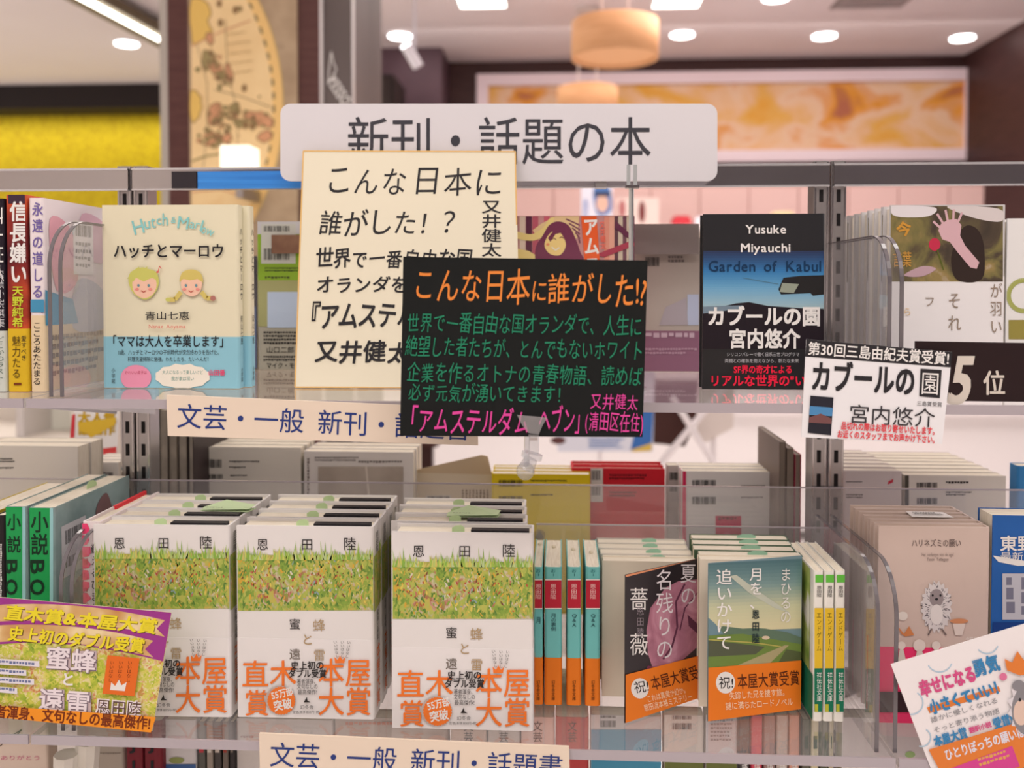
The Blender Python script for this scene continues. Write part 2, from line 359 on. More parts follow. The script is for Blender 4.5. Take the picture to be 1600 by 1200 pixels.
# dark counter top line between wall & cabinet
o = root('dark_display_case', 'low dark glossy case along the top of the pink cabinets', 'case', (1.2, YB - .25, A.z))
MB().box((A.x, YB - .3, A.z), (B.x, YB - .1, A.z + .1), mat((60, 56, 66), .2)).build('case_body', o, world=True)
mb = MB()
for xx, cc in ((905, (90, 130, 190)), (1060, (70, 110, 190)), (1370, (200, 60, 80)), (1395, (90, 130, 180))):
    a = atY(xx, 280, YB - .31); mb.box((a.x - .09, YB - .306, A.z + .03), (a.x + .12, YB - .3, A.z + .09), mat(cc, .4))
mb.build('coloured_labels', o, world=True)['kind'] = 'stuff'
# ceiling lights
for i, (x, y, Ls) in enumerate(((625, 56, 'small round downlight nearest the pillar over the dark recess'), (1066, 54, 'round downlight just right of the wooden pendant lamp'), (1288, 56, 'round downlight above the middle of the mural'), (1504, 59, 'round downlight near the right wall corner'), (1212, -4, 'round downlight cut by the top edge, above the mural'), (198, 68, 'round downlight in the ceiling left of the map pillar'))):
    p = atZ(x, y, CEIL - .01); o = root('downlight', Ls, 'ceiling light', (p.x, p.y, CEIL), 'recessed round downlights')
    MB().cyl((0, 0, -.012), (0, 0, -.001), .105, mat((230, 228, 230), .4), 24).build('trim_ring', o)
    MB().cyl((0, 0, -.02), (0, 0, -.0125), .088, mat((255, 252, 250), .5, emit=9), 24).build('lens', o)
for i, (x0, x1, y, Ls) in enumerate(((714, 786, -8, 'square white ceiling panel lamp at the top, left of the pendant lamp'), (1028, 1098, -8, 'square white ceiling panel lamp at the top, right of the pendant lamp'))):
    p = atZ((x0 + x1) / 2, y, CEIL - .02); s = (x1 - x0) / 1400 * p.y / 2
    o = root('panel_light', Ls, 'ceiling light', (p.x, p.y, CEIL), 'square ceiling panel lights')
    MB().box((-s - .02, -.3, -.015), (s + .02, .3, -.001), mat((230, 228, 228), .4)).build('housing', o)
    MB().box((-s, -.28, -.02), (s, .28, -.0152), mat((255, 250, 240), .5, emit=8)).build('diffuser', o)
# ceiling vent top right
p = atZ(1370, -6, CEIL); o = root('ceiling_vent', 'grey slatted vent in the ceiling above the mural', 'vent', (p.x, p.y, CEIL))
MB().box((-.25, -.25, -.01), (.25, .25, -.001), mat((150, 140, 140), .5)).build('frame', o)
for i in range(6): MB().box((-.23, -.21 + i * .08, -.022), (.23, -.19 + i * .08, -.0102), mat((200, 188, 188), .5)).build('slat', o)
# linear fluorescent fixture on left
p, q = atZ(100, -14, CZ + 1.86), atZ(300, 92, CZ + 1.86)
o = root('linear_light', 'long suspended fluorescent strip light at the upper left', 'ceiling light', (p + q) / 2); d = (q - p).normalized(); s = Vector((0, 0, 1)).cross(d)
mb = MB(); mb.prism([p + s * .14 + Vector((0, 0, .1)), q + s * .14 + Vector((0, 0, .1)), q - s * .08 + Vector((0, 0, .1)), p - s * .08 + Vector((0, 0, .1))], (0, 0, -.075), mat((120, 106, 84), .5)); mb.build('housing', o, world=True)
for a0, a1 in ((0, .66), (.69, 1)):
    P0, P1 = p.lerp(q, a0), p.lerp(q, a1); MB().cyl(P0 + s * -.03, P1 + s * -.03, .018, mat((255, 252, 240), .5, emit=5), 10).build('tube', o, world=True)
for a0 in (.2, .8): P0 = p.lerp(q, a0); MB().cyl(P0 + Vector((0, 0, .1)), Vector((P0.x, P0.y, CEIL)), .004, STEEL, 6).build('suspension_wire', o, world=True)
# pendant lamps
def pendant(x, yt, yb, w, Y, label):
    a, b = atY(x, yt, Y), atY(x, yb, Y); r = w / 1400 * Y / 2
    o = root('pendant_lamp', label, 'lamp', (a.x, Y, b.z), 'drum pendant lamps'); h = a.z - b.z
    SH = noisy('wood_veneer_shade', [(.3, (216, 158, 112)), (.7, (228, 174, 128))], 8, 4, .6, (1, 1, 14), emit=.2)
    mb = MB(); n = 40; vs = []
    for (rr, z) in ((r, 0), (r, h), (r - .01, h), (r - .01, 0)): vs += [(rr * math.cos(6.2832 * i / n), rr * math.sin(6.2832 * i / n), z) for i in range(n)]
    mb.add(vs, [(k * n + i, k * n + (i + 1) % n, ((k + 1) % 4) * n + (i + 1) % n, ((k + 1) % 4) * n + i) for k in range(4) for i in range(n)], SH); mb.build('lamp_shade', o, smooth=True)
    MB().cyl((0, 0, .02), (0, 0, .028), r - .012, mat((228, 172, 124), .6, emit=.22), 32).build('diffuser', o)
    for s in (-1, 1): MB().cyl((s * r * .3, 0, h * .9), (s * r * .3, 0, CEIL - b.z), .006, mat((225, 210, 205), .5), 6).build('suspension_wire', o)
    MB().cyl((-r * .98, 0, h * .88), (r * .98, 0, h * .88), .006, STEEL, 6).build('crossbar', o)
    MB().cyl((0, 0, CEIL - b.z - .03), (0, 0, CEIL - b.z - .001), r * .4, mat((225, 215, 212), .5), 20).build('canopy', o)
pendant(961, 35, 92, 134, 4.4, 'larger wooden drum pendant lamp hanging over the shop floor')
pendant(918, 138, 170, 94, 6.5, 'smaller wooden drum pendant lamp farther back, before the mural')
# spot light
p = atY(648, 60, 5.5); o = root('spot_light', 'small white spotlight hanging from the ceiling before the dark recess', 'ceiling light', p)
MB().cyl((0, 0, -.1), (0, 0, CEIL - p.z), .008, mat((200, 196, 205), .4), 8).build('stem', o)
MB().cyl((-.05, 0, -.05), (.02, .02, -.17), .035, mat((225, 222, 230), .3), 14).build('lamp_head', o)
MB().cyl((-.052, -.001, -.047), (-.058, -.003, -.037), .032, mat((255, 255, 255), .5, emit=4), 14).build('lens', o)
# pillar with map
PY = 3.2
xa, xb = atY(263, 200, PY).x, atY(500, 200, PY).x; xc = atY(554, 200, PY).x
PB = noisy('reddish_brown_laminate', [(.3, (86, 56, 54)), (.7, (98, 66, 62))], 6, 3, .45, (1, 1, 10))
struct(MB().box((xa, PY, 0), (xb, PY + .6, CEIL), PB).build('pillar'))
struct(MB().box((xa - .03, PY + .002, 0), (xa - .001, PY + .5, CEIL), mat((190, 186, 178), .35, .5)).build('trim_2'))
SMET = noisy('brushed_steel_cladding', [(.3, (78, 70, 70)), (.7, (120, 110, 108))], 1.2, 3, .5, (1, 1, .4))
o = struct(MB().box((xb + .0005, PY + .01, 0), (xc, PY + .5, CEIL), SMET).build('trim_3'))
mb = MB().box((xb + .001, PY - .002, 0), (xb + .012, PY + .0095, CEIL), mat((210, 205, 205), .3, .6)); mb.box((xc - .008, PY - .002, 0), (xc, PY + .0095, CEIL), mat((210, 205, 205), .3, .6)); struct(mb.build('trim_4'))
# letters on the steel
o = root('pillar_lettering', 'slanted white shop lettering and peaked emblem on the steel cladding', 'sign', atY(530, 120, PY))
f = Face(o, (0, .009, 0), (1, 0, 0), (0, 0, -1)); pr = Print(f, base=.002); 
pr.text('YESSO', 527, 114, 50, 24, WHITE, ang=57, off=.02)
pr.line([(513, 135), (514, 112), (518, 80), (521, 98), (526, 108), (521, 118), (524, 128), (517, 122), (513, 135)], 1.6, WHITE); pr.build('lettering', o)
# antique map banner
o = root('map_banner', 'tall antique world map banner in cream and tan on the brown pillar', 'banner', atY(380, 200, PY - .01))
A, B = atY(296, 200, PY - .012), atY(465, 200, PY - .012)
TAUPE = noisy('taupe_map_ground', [(.3, (166, 144, 118)), (.6, (186, 164, 136)), (.8, (150, 130, 108))], 9, 6, .7)
CREAM = noisy('aged_cream_paper', [(.3, (236, 204, 150)), (.6, (244, 216, 164)), (.8, (230, 190, 130))], 5, 6, .7)
MB().box((A.x, PY - .012, .2), (B.x, PY - .0005, CEIL - .01), TAUPE).build('cloth', o, world=True)
f = Face(o, MW[o.name].inverted() @ atY(296, 0, PY - .0122), (1, 0, 0), (0, 0, -1)); pr = Print(f, base=.0005)
def clipc(r, x0=299, cx=73, cy=165, n=30):
    a = math.acos((x0 - cx) / r); return [(cx + r * math.cos(-a + 2 * a * i / n), cy + r * math.sin(-a + 2 * a * i / n)) for i in range(n + 1)]
pr.poly(clipc(369), mat((238, 200, 132), .7)); pr.poly(clipc(353), CREAM); TANL = mat((150, 120, 84), .8); SALM = mat((214, 160, 122), .8); YLW = mat((232, 196, 110), .8); GRNB = mat((164, 150, 104), .8); DKL = mat((92, 80, 66), .8)
pr.line(clipc(370)[:], 1.6, mat((196, 168, 112), .8))
P = clipc(355, n=60)
for i in range(0, 58, 2): pr.line([P[i], P[i + 1]], 3.2, DKL); pr.l -= .00004
pr.l += .0001
for pts, m in (([(299, 0), (322, 2), (330, 18), (326, 32), (332, 52), (318, 62), (299, 66)], YLW), ([(326, 50), (333, 60), (330, 72), (323, 60)], SALM), ([(299, 142), (312, 148), (316, 170), (308, 186), (299, 188)], YLW), ([(318, 82), (332, 80), (338, 96), (346, 104), (352, 124), (342, 122), (330, 108), (322, 112), (316, 98)], GRNB), ([(330, 164), (342, 160), (346, 176), (338, 196), (326, 192), (326, 178)], SALM), ([(352, 100), (362, 106), (364, 128), (354, 122)], SALM), ([(360, 164), (370, 160), (376, 172), (366, 184), (360, 176)], GRNB), ([(384, 176), (402, 174), (424, 184), (425, 200), (406, 192), (386, 184)], SALM), ([(322, 200), (340, 212), (352, 214), (356, 222), (338, 222), (334, 232), (326, 218)], GRNB), ([(402, 214), (420, 204), (424, 216), (412, 222)], SALM), ([(348, 212), (360, 208), (362, 218), (350, 224)], SALM), ([(366, 184), (376, 190), (390, 196), (380, 200), (368, 196)], GRNB)):
    sp_ = [(x + R.uniform(-1.6, 1.6), y + R.uniform(-1.6, 1.6)) for x, y in smooth_pts(pts, 4)]; pr.poly(sp_, m); pr.line(sp_, 1.8, TANL, closed=True)
pr.line([(299, 72), (345, 50), (392, 32)], 2, SALM); pr.line([(352, 30), (356, 110), (372, 180), (370, 262)], .8, DKL); pr.line([(308, 70), (324, 130), (324, 200), (318, 262)], .8, DKL); pr.line([(335, 140), (380, 152), (424, 168)], .9, DKL)
pr.line([(300, 252), (322, 244), (350, 240), (400, 232)], 3, GRNB); pr.line([(299, 300), (345, 296), (400, 312)], 2, SALM)
rm_ = random.Random(11)
BRN_ = mat((136, 112, 82), .8); OLV_ = mat((150, 140, 96), .8)
for cx, cy, sx, sy, n_ in ((338, 100, 14, 22, 26), (350, 126, 14, 14, 14), (345, 186, 22, 20, 34), (376, 178, 16, 14, 16), (402, 190, 22, 12, 16), (330, 222, 20, 8, 16), (372, 10, 12, 8, 4), (404, 150, 14, 10, 3), (340, 216, 26, 8, 12)):
    for _ in range(n_):
        x, y, r_ = cx + rm_.gauss(0, .5) * sx, cy + rm_.gauss(0, .5) * sy, rm_.uniform(1.2, 4.2)
        if x < 304 or math.hypot(x - 73, y - 165) > 346: continue
        P_ = [(x + r_ * rm_.uniform(.6, 1.4) * math.cos(a), y + r_ * rm_.uniform(.6, 1.4) * math.sin(a)) for a in (0, .9, 1.8, 2.7, 3.6, 4.5, 5.4)]
        pr.poly(P_, rm_.choice((SALM, BRN_, OLV_, OLV_))); pr.line(P_, .7, TANL, closed=True); pr.l -= .00007
pr.l += .0002
for i in range(5): pr.rows(352 + i * 3, 54 + i * 15, 392 + i * 3, 57 + i * 15, 1, mat((186, 160, 112), .8), ang=-8)
for x, y in ((345, 36), (368, 16), (343, 6), (382, 138), (384, 196), (395, 198)): pr.ell(x, y, 4, 6, TANL)
pr.build('map_print', o)
# lit lantern on pillar
A, B = atY(351, 230, 3.0), atY(396, 290, 3.0); o = root('wall_lantern', 'glowing white cuboid lantern before the antique map', 'lamp', ((A.x + B.x) / 2, 3.0, B.z))
MB().box((A.x, 2.96, B.z), (B.x, 3.06, A.z), mat((255, 246, 226), .5, emit=1.15)).build('lamp_shade', o, world=True)
MB().box(((A.x + B.x) / 2 - .012, 3.0, B.z - .04), ((A.x + B.x) / 2 + .012, PY - .0125, B.z - .001), STEEL).build('bracket', o, world=True)
# far white counter & furnishings
o = root('white_counter', 'long white counter across the shop floor behind the book racks', 'counter', (1, 5.6, 0))
a = atY(300, 640, 5.2)
MB().box((-1.2, 5.2, .05), (3.2, 6.2, .72), mat((250, 246, 246), .45)).build('body', o, world=True)
MB().box((-1.23, 5.17, .7205), (3.23, 6.23, .76), mat((246, 240, 240), .3)).build('counter_top', o, world=True)
MB().box((-1.15, 5.25, .0), (3.15, 6.15, .0495), mat((120, 110, 108), .5)).build('plinth', o, world=True)
def boxpx(name, label, cat, x0, y0, x1, y1, Y, dep, m, part='body', group=None):
    A, B = atY(x0, y0, Y), atY(x1, y1, Y); o = root(name, label, cat, ((A.x + B.x) / 2, Y, B.z), group)
    MB().box((A.x, Y, B.z), (B.x, Y + dep, A.z), m).build(part, o, world=True); return o
# folding stand: white X legs, brown board
o = root('folding_stand', 'white crossed-leg folding stand with a dark brown board', 'stand', (atY(1070, 700, 3.2).x, 3.2, 0))
def bar(o, x0, y0, x1, y1, Y, r, m, nm='leg'): MB().cyl(atY(x0, y0, Y), atY(x1, y1, Y), r, m, 10).build(nm, o, world=True)
Yd = 3.2; WM = mat((240, 234, 236), .35)
def toground(x0, y0, x1, y1, Y):
    A, B = atY(x0, y0, Y), atY(x1, y1, Y); t = A.z / (A.z - B.z); return A, A + (B - A) * t
for (x0, y0, x1, y1) in ((1050, 620, 1100, 700), (1170, 560, 1040, 715)):
    A, B = toground(x0, y0, x1, y1, Yd); MB().cyl(A, B + Vector((0, 0, .002)), .012, WM, 10).build('leg', o, world=True)
A = atY(1018, 640, 3.25); pts = [atY(1010, 600, 3.25), atY(1090, 600, 3.25), atY(1088, 660, 3.25), atY(1070, 698, 3.25), atY(1012, 692, 3.25)]
MB().prism(pts, (0, .02, 0), mat((70, 42, 38), .5)).build('board', o, world=True)
o = root('cream_panel_board', 'cream notice panel with a clipped lower corner beside the folding stand', 'panel', (atY(1120, 700, 3.4).x, 3.4, 0))
pts = [atY(1092, 560, 3.4), atY(1148, 560, 3.4), atY(1146, 668, 3.4), atY(1098, 694, 3.4), atY(1090, 690, 3.4)]
MB().prism(pts, (0, .012, 0), mat((232, 222, 216), .5), mat((190, 176, 166), .5)).build('panel', o, world=True)
MB().box((pts[0].x + .05, 3.42, 0), (pts[0].x + .07, 3.44, pts[0].z), WM).build('post', o, world=True)
# magazines/posters on a stand beyond the black card
o = root('poster_stand', 'blue and white poster board behind the hand-lettered black card', 'poster', (atY(900, 700, 3.0).x, 3.0, 0))
pts = [atY(850, 560, 3.0), atY(1024, 560, 3.0), atY(1020, 706, 3.0), atY(872, 706, 3.0)]
MB().prism(pts, (0, .01, 0), mat((222, 224, 236), .5)).build('poster', o, world=True)
f = Face(o, MW[o.name].inverted() @ atY(850, 640, 3.0), (1, 0, 0), (0, 0, -1)); pr = Print(f, base=.002)
pr.poly([(1000, 640), (1021, 640), (1018, 700), (985, 703)], mat((60, 110, 180), .5)); pr.rows(920, 684, 975, 702, 4, mat((90, 130, 190), .5)); pr.ell(872, 688, 12, 6, mat((96, 60, 60), .5)); pr.rect(940, 655, 985, 676, mat((180, 186, 205), .5)); pr.poly([(985, 703), (1018, 692), (1018, 704), (990, 706)], mat((214, 184, 90), .5)); pr.build('poster_print', o)
MB().box((atY(935, 700, 3.02).x, 3.02, 0), (atY(941, 700, 3.02).x, 3.04, pts[0].z), WM).build('post', o, world=True)
# dark table leg
o = root('brown_side_table', 'dark brown side table whose leg shows behind the grey books', 'table', (atY(668, 700, 4.0).x, 4.0, 0))
A, B = atY(654, 694, 4.0), atY(675, 700, 4.0); MB().box((A.x, 4.0, 0), (B.x, 4.06, A.z - .01), mat((66, 42, 40), .5)).build('leg', o, world=True); A2, B2 = atY(600, 690, 4.0), atY(684, 697, 4.0)
MB().box((A2.x, 3.98, A.z - .0098), (B2.x, 4.4, A2.z), mat((80, 52, 48), .5)).build('table_top', o, world=True); MB().box((A2.x, 4.3, 0), (A2.x + .06, 4.36, A.z - .01), mat((66, 42, 40), .5)).build('leg', o, world=True)
# left far white cabinet
o = root('white_shelf_cabinet', 'white shelf cabinet beyond the left rack, seen under the glass', 'cabinet', (atY(60, 700, 2.6).x, 2.6, 0))
A, B = atY(-260, 560, 2.6), atY(112, 700, 2.6); CWH = mat((222, 214, 204), .5)
mb = MB(); mb.box((A.x, 2.95, 0), (B.x, 2.98, A.z), CWH); mb.box((A.x, 2.6, B.z), (B.x, 2.95, B.z + .03), CWH); mb.box((atY(24, 600, 2.6).x, 2.6, 0), (atY(36, 600, 2.6).x, 2.95, A.z), mat((206, 200, 196), .5)); mb.box((B.x, 2.6, 0), (B.x + .02, 2.98, A.z), CWH); mb.box((A.x, 2.6, 0), (B.x, 2.62, B.z - .001), CWH)
mb.build('body', o, world=True); a = atY(38, 660, 2.7)
MB().box((a.x, 2.75, B.z + .031), (a.x + .14, 2.9, B.z + .16), mat((226, 226, 216), .5)).build('white_box', o, world=True)
# white gondola with goods on top, far back
GY = 6.4; GZ = atY(1000, 352, GY).z
o = root('white_gondola', 'tall white store gondola far back, before the pink cabinets', 'shelf', (1, GY, 0))
A, B = atY(800, 352, GY), atY(1245, 352, GY)
mb = MB().box((A.x, GY, 0), (A.x + .03, GY + .5, GZ - .03), CWH); mb.box((B.x - .03, GY, 0), (B.x, GY + .5, GZ - .03), CWH); mb.box((A.x + .03, GY + .2, 0), (B.x - .03, GY + .22, GZ - .03), CWH); mb.build('frame', o, world=True)
for zz in (.35, .8, 1.25, GZ - .0299): MB().box((A.x, GY - .001, zz), (B.x, GY + .5, zz + .0298), mat((240, 232, 230), .4)).build('shelf_board', o, world=True)
def upright(name, label, x0, y0, x1, m, cat='card'):
    o = root(name, label, cat, (atY((x0 + x1) / 2, y0, GY).x, GY + .05, GZ)); A, B = atY(x0, y0, GY + .05), atY(x1, y0, GY + .05)
    MB().box((A.x, GY + .05, GZ + .0002), (B.x, GY + .065, A.z), m).build('board', o, world=True)
    return o, Print(Face(o, MW[o.name].inverted() @ Vector((A.x, GY + .05, A.z)), (1, 0, 0), (0, 0, -1)), base=.003)
o, pr = upright('tall_poster', 'pale poster of a person in a blue cap, far back before the pink cabinets', 908, 291, 957, mat((226, 226, 238), .5), 'poster')
pr.poly([(930, 292), (950, 292), (955, 306), (954, 330), (935, 336), (927, 310)], mat((80, 120, 180), .5), sm=True); pr.ell(941, 318, 10, 14, mat((224, 184, 164), .5)); pr.poly([(928, 300), (955, 300), (952, 307), (930, 307)], mat((60, 60, 80), .5)); pr.rows(912, 312, 920, 350, 2, mat((90, 120, 190), .5), vert=True); pr.build('poster_print', o)
o, pr = upright('figure_card', 'cream card with two dark red figures standing on the far gondola', 964, 309, 1030, mat((230, 208, 200), .5))
pr.ell(972, 326, 5, 14, mat((180, 110, 110), .5)); pr.ell(1003, 331, 5, 17, mat((120, 60, 60), .5)); pr.build('figures', o)
for (x0, y0, x1, c, nm, lb) in ((1050, 337, 1082, (200, 60, 70), 'red_box', 'small red box on top of the far gondola behind the grey card'), (1086, 338, 1112, (236, 232, 240), 'white_bag', 'small white bag on top of the far gondola beside the red box'), (1206, 330, 1244, (226, 208, 160), 'cream_bundle', 'cream bundle on the right end of the far gondola')):
    A, B = atY(x0, y0, GY + .1), atY(x1, y0, GY + .1); o = root(nm, lb, nm.split('_')[1], ((A.x + B.x) / 2, GY + .1, GZ)); w = B.x - A.x
    mb = MB(); mb.prism([(A.x, GY + .1, GZ + .0002), (B.x, GY + .1, GZ + .0002), (B.x - w * .08, GY + .1, A.z - .02), (B.x - w * .2, GY + .1, A.z), (A.x + w * .15, GY + .1, A.z), (A.x + w * .06, GY + .1, A.z - .02)], (0, .12, 0), mat(c, .5)); mb.build('pack', o, world=True)
# ================================================================== RACKS
YP = 1.03
def xat(px, py, Y): return atY(px, py, Y).x
xpl, xpr = xat(217, 500, YP), xat(1290, 500, YP)
zr0, zr1 = atY(500, 297, YP).z, atY(500, 265, YP).z
def rack(label, x0, x1, posts):
    o = root('display_rack', label, 'rack', ((x0 + x1) / 2, YP, 0)); 
    for nm, z in (('shelf_board', ZU), ('shelf_board', ZL), ('shelf_board', ZB)):
        b = MB().box((x0 + .001, YF + .0022, z - .009), (x1 - .001, YR, z - .0004), GLASS).build(nm, o, world=True)
        e = MB().box((x0 + .001, YF, z - .009), (x1 - .001, YF + .002, z - .0004), EDGE).build('polished_edge', b, world=False); e_fix(e, o)
    for xp_ in posts:
        w = .0165; f = MB()
        f.box((xp_ - w / 2, YP - .012, 0), (xp_ + w / 2, YP + .012, zr1 + .004), STEEL); u = f.build('upright', o, world=True)
        sm = MB()
        z = .3
        while z < zr1 - .01:
            sm.box((xp_ - .0022, YP - .0125, z), (xp_ + .0022, YP - .0121, z + .014), mat((24, 20, 22), .5)); z += .0265
        c = sm.build('slots', u); e_fix(c, o); c['kind'] = 'stuff'
        bv = MB()
        for sx in (-1, 1): bv.box((xp_ + sx * (w / 2 - .0016) - .0008, YP - .0131, 0.01), (xp_ + sx * (w / 2 - .0016) + .0008, YP - .0121, zr1 + .003), CHROME)
        e_fix(bv.build('chrome_edge', u), o)
    MB().box((x0 + .002, YP - .018, zr0), (x1 - .002, YP - .0135, zr1), CHROME).build('top_rail', o, world=True)
    MB().box((x0 + .002, YP - .0195, zr1 - .0015), (x1 - .002, YP - .0135, zr1 + .0008), mat((228, 228, 232), .2, .6)).build('rail_lip', o, world=True)
    MB().box((x0 + .002, YP - .0195, zr0 - .0012), (x1 - .002, YP - .0135, zr0 + .0006), mat((228, 228, 232), .2, .6)).build('rail_lip', o, world=True)
    for xx in (posts[0], posts[-1]):
        for z in (ZU, ZL, ZB):
            s = 1 if xx < (x0 + x1) / 2 else -1
            yb_ = YF + .05 if z == ZU else .97
            pts = [(xx + s * .012, YP - .0125, z - .0095), (xx + s * .012, yb_, z - .0095), (xx + s * .012, yb_, z - .016), (xx + s * .012, YP - .0125, z - .045)]
            MB().prism(pts, (s * .003, 0, 0), mat((226, 222, 230), .35)).build('bracket', o, world=True)
    return o
def e_fix(e, o):       # geometry given in world space: bring into the root's space
    Mi = MW[o.name].inverted()
    for v in e.data.vertices: v.co = Mi @ v.co
rl = rack('left glass display rack, seen from its right end upright', xpl - .85, xpl - .0005, [xpl - .80, xpl - .0095])
rm = rack('middle glass display rack between the two pairs of slotted uprights', xpl + .0005, xpr - .0005, [xpl + .0095, xpr - .0095])
rr = rack('right glass display rack, beyond the right pair of uprights', xpr + .0005, xpr + .85, [xpr + .0095, xpr + .80])
# blue reflection painted as a strip on the middle rack's rail, others left to the chrome
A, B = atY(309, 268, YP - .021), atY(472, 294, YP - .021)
BLUE = noisy('painted_rail_reflection', [(.3, (52, 132, 226)), (.7, (70, 160, 250))], 30, 2, .3, (.2, 1, 8))
MB().box((A.x, YP - .0215, B.z), (B.x, YP - .0182, A.z), BLUE).build('blue_reflection_strip', rm, world=True)
A, B = atY(268, 268, YP - .021), atY(307, 294, YP - .021); MB().box((A.x, YP - .0212, B.z), (B.x, YP - .0182, A.z), mat((44, 40, 48), .3)).build('dark_rail_strip', rm, world=True)  # plain dark strip laid on the rail
# acrylic fence panels down the middle of the lower shelf
for (Y, py, x0, x1, lb) in ((1.0135, 757, xpl - .7, xpl - .005, 'left clear acrylic fence behind the green magazines'), (1.0135, 757, xpl - .004, xpr - .0, 'taller clear acrylic fence along the middle of the lower shelf'), (1.0135, 757, xpr + .001, xpr + .6, 'clear acrylic fence behind the beige hedgehog books'), (1.006, 819, xat(838, 900, 1.006), xpr - .002, 'lower clear acrylic fence behind the paperbacks')):
    z = atY(900, py, Y).z; o = root('acrylic_fence', lb, 'divider', ((x0 + x1) / 2, Y, ZL))
    MB().box((x0, Y, ZL + .0003), (x1, Y + .002, z - .0015), PANEL).build('panel', o, world=True)
    MB().box((x0, Y, z - .00149), (x1, Y + .002, z), EDGE).build('polished_edge', o, world=True)
# rounded acrylic dividers
def divider(px, ytop, z, Y0, Y1, label, t=.0035):
    X = xat(px, 500, Y0); zt = atY(px, ytop, Y0 + .02).z; h = zt - z; r = .045
    out = [(Y0, 0), (Y0, h - r)] + [(Y0 + r - r * math.cos(a), h - r + r * math.sin(a)) for a in [i * math.pi / 20 for i in range(1, 10)]] + [(Y0 + r, h), (Y1, h), (Y1, 0)]
    o = root('acrylic_divider', label, 'divider', (X, Y0, z), 'rounded clear shelf dividers')
    n = len(out); k = .0018
    MB().prism([(0, y - Y0, zz + .0003) for y, zz in out], (t, 0, 0), ACRY).build('plate', o)
    cy, cz = (Y1 - Y0) / 2, h / 2; mb = MB(); rim = out[:-1]
    for i in range(len(rim) - 1):
        (a0, b0), (a1, b1) = rim[i], rim[i + 1]; d0 = Vector((0, a0 - Y0, b0 + .0003)); d1 = Vector((0, a1 - Y0, b1 + .0003)); c = Vector((0, cy, cz)); 
        i0, i1 = d0 + (c - d0).normalized() * -.0012, d1 + (c - d1).normalized() * -.0012; i0.z = max(i0.z, .0003); i1.z = max(i1.z, .0003)
        mb.prism([d0, d1, i1, i0], (t, 0, 0), DEDGE)
    mb.build('polished_rim', o); return o
divider(76, 346, ZU, .812, .995, 'left of the two rounded acrylic dividers beside the upper-left spines')
divider(93, 346, ZU, .812, .995, 'right of the two rounded acrylic dividers beside the upper-left spines')
divider(1386, 368, ZU, .812, .995, 'left of the two rounded acrylic dividers at the upper-right photo-cover books')
divider(1405, 368, ZU, .812, .995, 'right of the two rounded acrylic dividers at the upper-right photo-cover books')
divider(87, 836, ZL, .812, .995, 'left of the two rounded acrylic dividers beside the green magazines')
divider(104, 836, ZL, .812, .995, 'right of the two rounded acrylic dividers beside the green magazines')
divider(1374, 880, ZL, .812, 1.004, 'left of the two rounded acrylic dividers beside the green-yellow spines')
divider(1403, 880, ZL, .812, 1.004, 'right of the two rounded acrylic dividers beside the green-yellow spines')
# ================================================================== SIGNS
SG = mat((226, 224, 230), .45)
o = root('category_sign', 'large rounded pale grey sign board with black characters above the rack', 'sign', atY(780, 222, .985))
P0 = (438, 160); P1 = (1121, 283)
def rr_pts(x0, y0, x1, y1, r, n=6):
    out = []
    for cx, cy, a0 in ((x1 - r, y0 + r, -90), (x1 - r, y1 - r, 0), (x0 + r, y1 - r, 90), (x0 + r, y0 + r, 180)):
        for i in range(n + 1): a = math.radians(a0 + 90 * i / n); out.append((cx + r * math.cos(a), cy + r * math.sin(a)))
    return out
MB().prism([atY(x, y, .985) for x, y in rr_pts(438, 162, 1121, 283, 16)][::-1], (0, .003, 0), SG, mat((200, 190, 190), .4)).build('board', o, world=True)
f = Face(o, MW[o.name].inverted() @ atY(438, 162, .985), (1, 0, 0), (0, 0, -1)); pr = Print(f, base=.0004)
pr.text('新刊・話題の本', 541, 180, 478, 80, mat((66, 66, 74), .5), off=.004); pr.build('lettering', o)
for px in (640, 940):
    a = atY(px, 275, .985); MB().box((a.x - .006, .9882, a.z - .012), (a.x + .006, YP - .0225, a.z - .002), STEEL).build('mounting_clip', o, world=True)
# shelf edge strips
def strip(label, c, Y, y0):
    o, f = card('shelf_label_strip', label, c, Y, .0025, mat((232, 216, 198), .5), cat='sign')
    pr = Print(f, base=.0003); NAVY = mat((44, 62, 128), .5)
    x0, yt = c[0]; ang = math.degrees(math.atan2(c[1][1] - c[0][1], c[1][0] - c[0][0]))
    pr.text('文芸・一般\u3000新刊・話題書'.replace('\u3000', ' '), x0 + 17, yt + 12, 460, 41, NAVY, ang=ang, off=.004); pr.build('lettering', o); return o
strip('beige shelf label strip with navy characters on the upper shelf edge', [(260, 617), (745, 638), (747, 696), (262, 681)], YF - .004, 0)
strip('beige shelf label strip with navy characters on the lower shelf edge', [(405, 1146), (889, 1167), (891, 1226), (406, 1210)], YF - .004, 0)
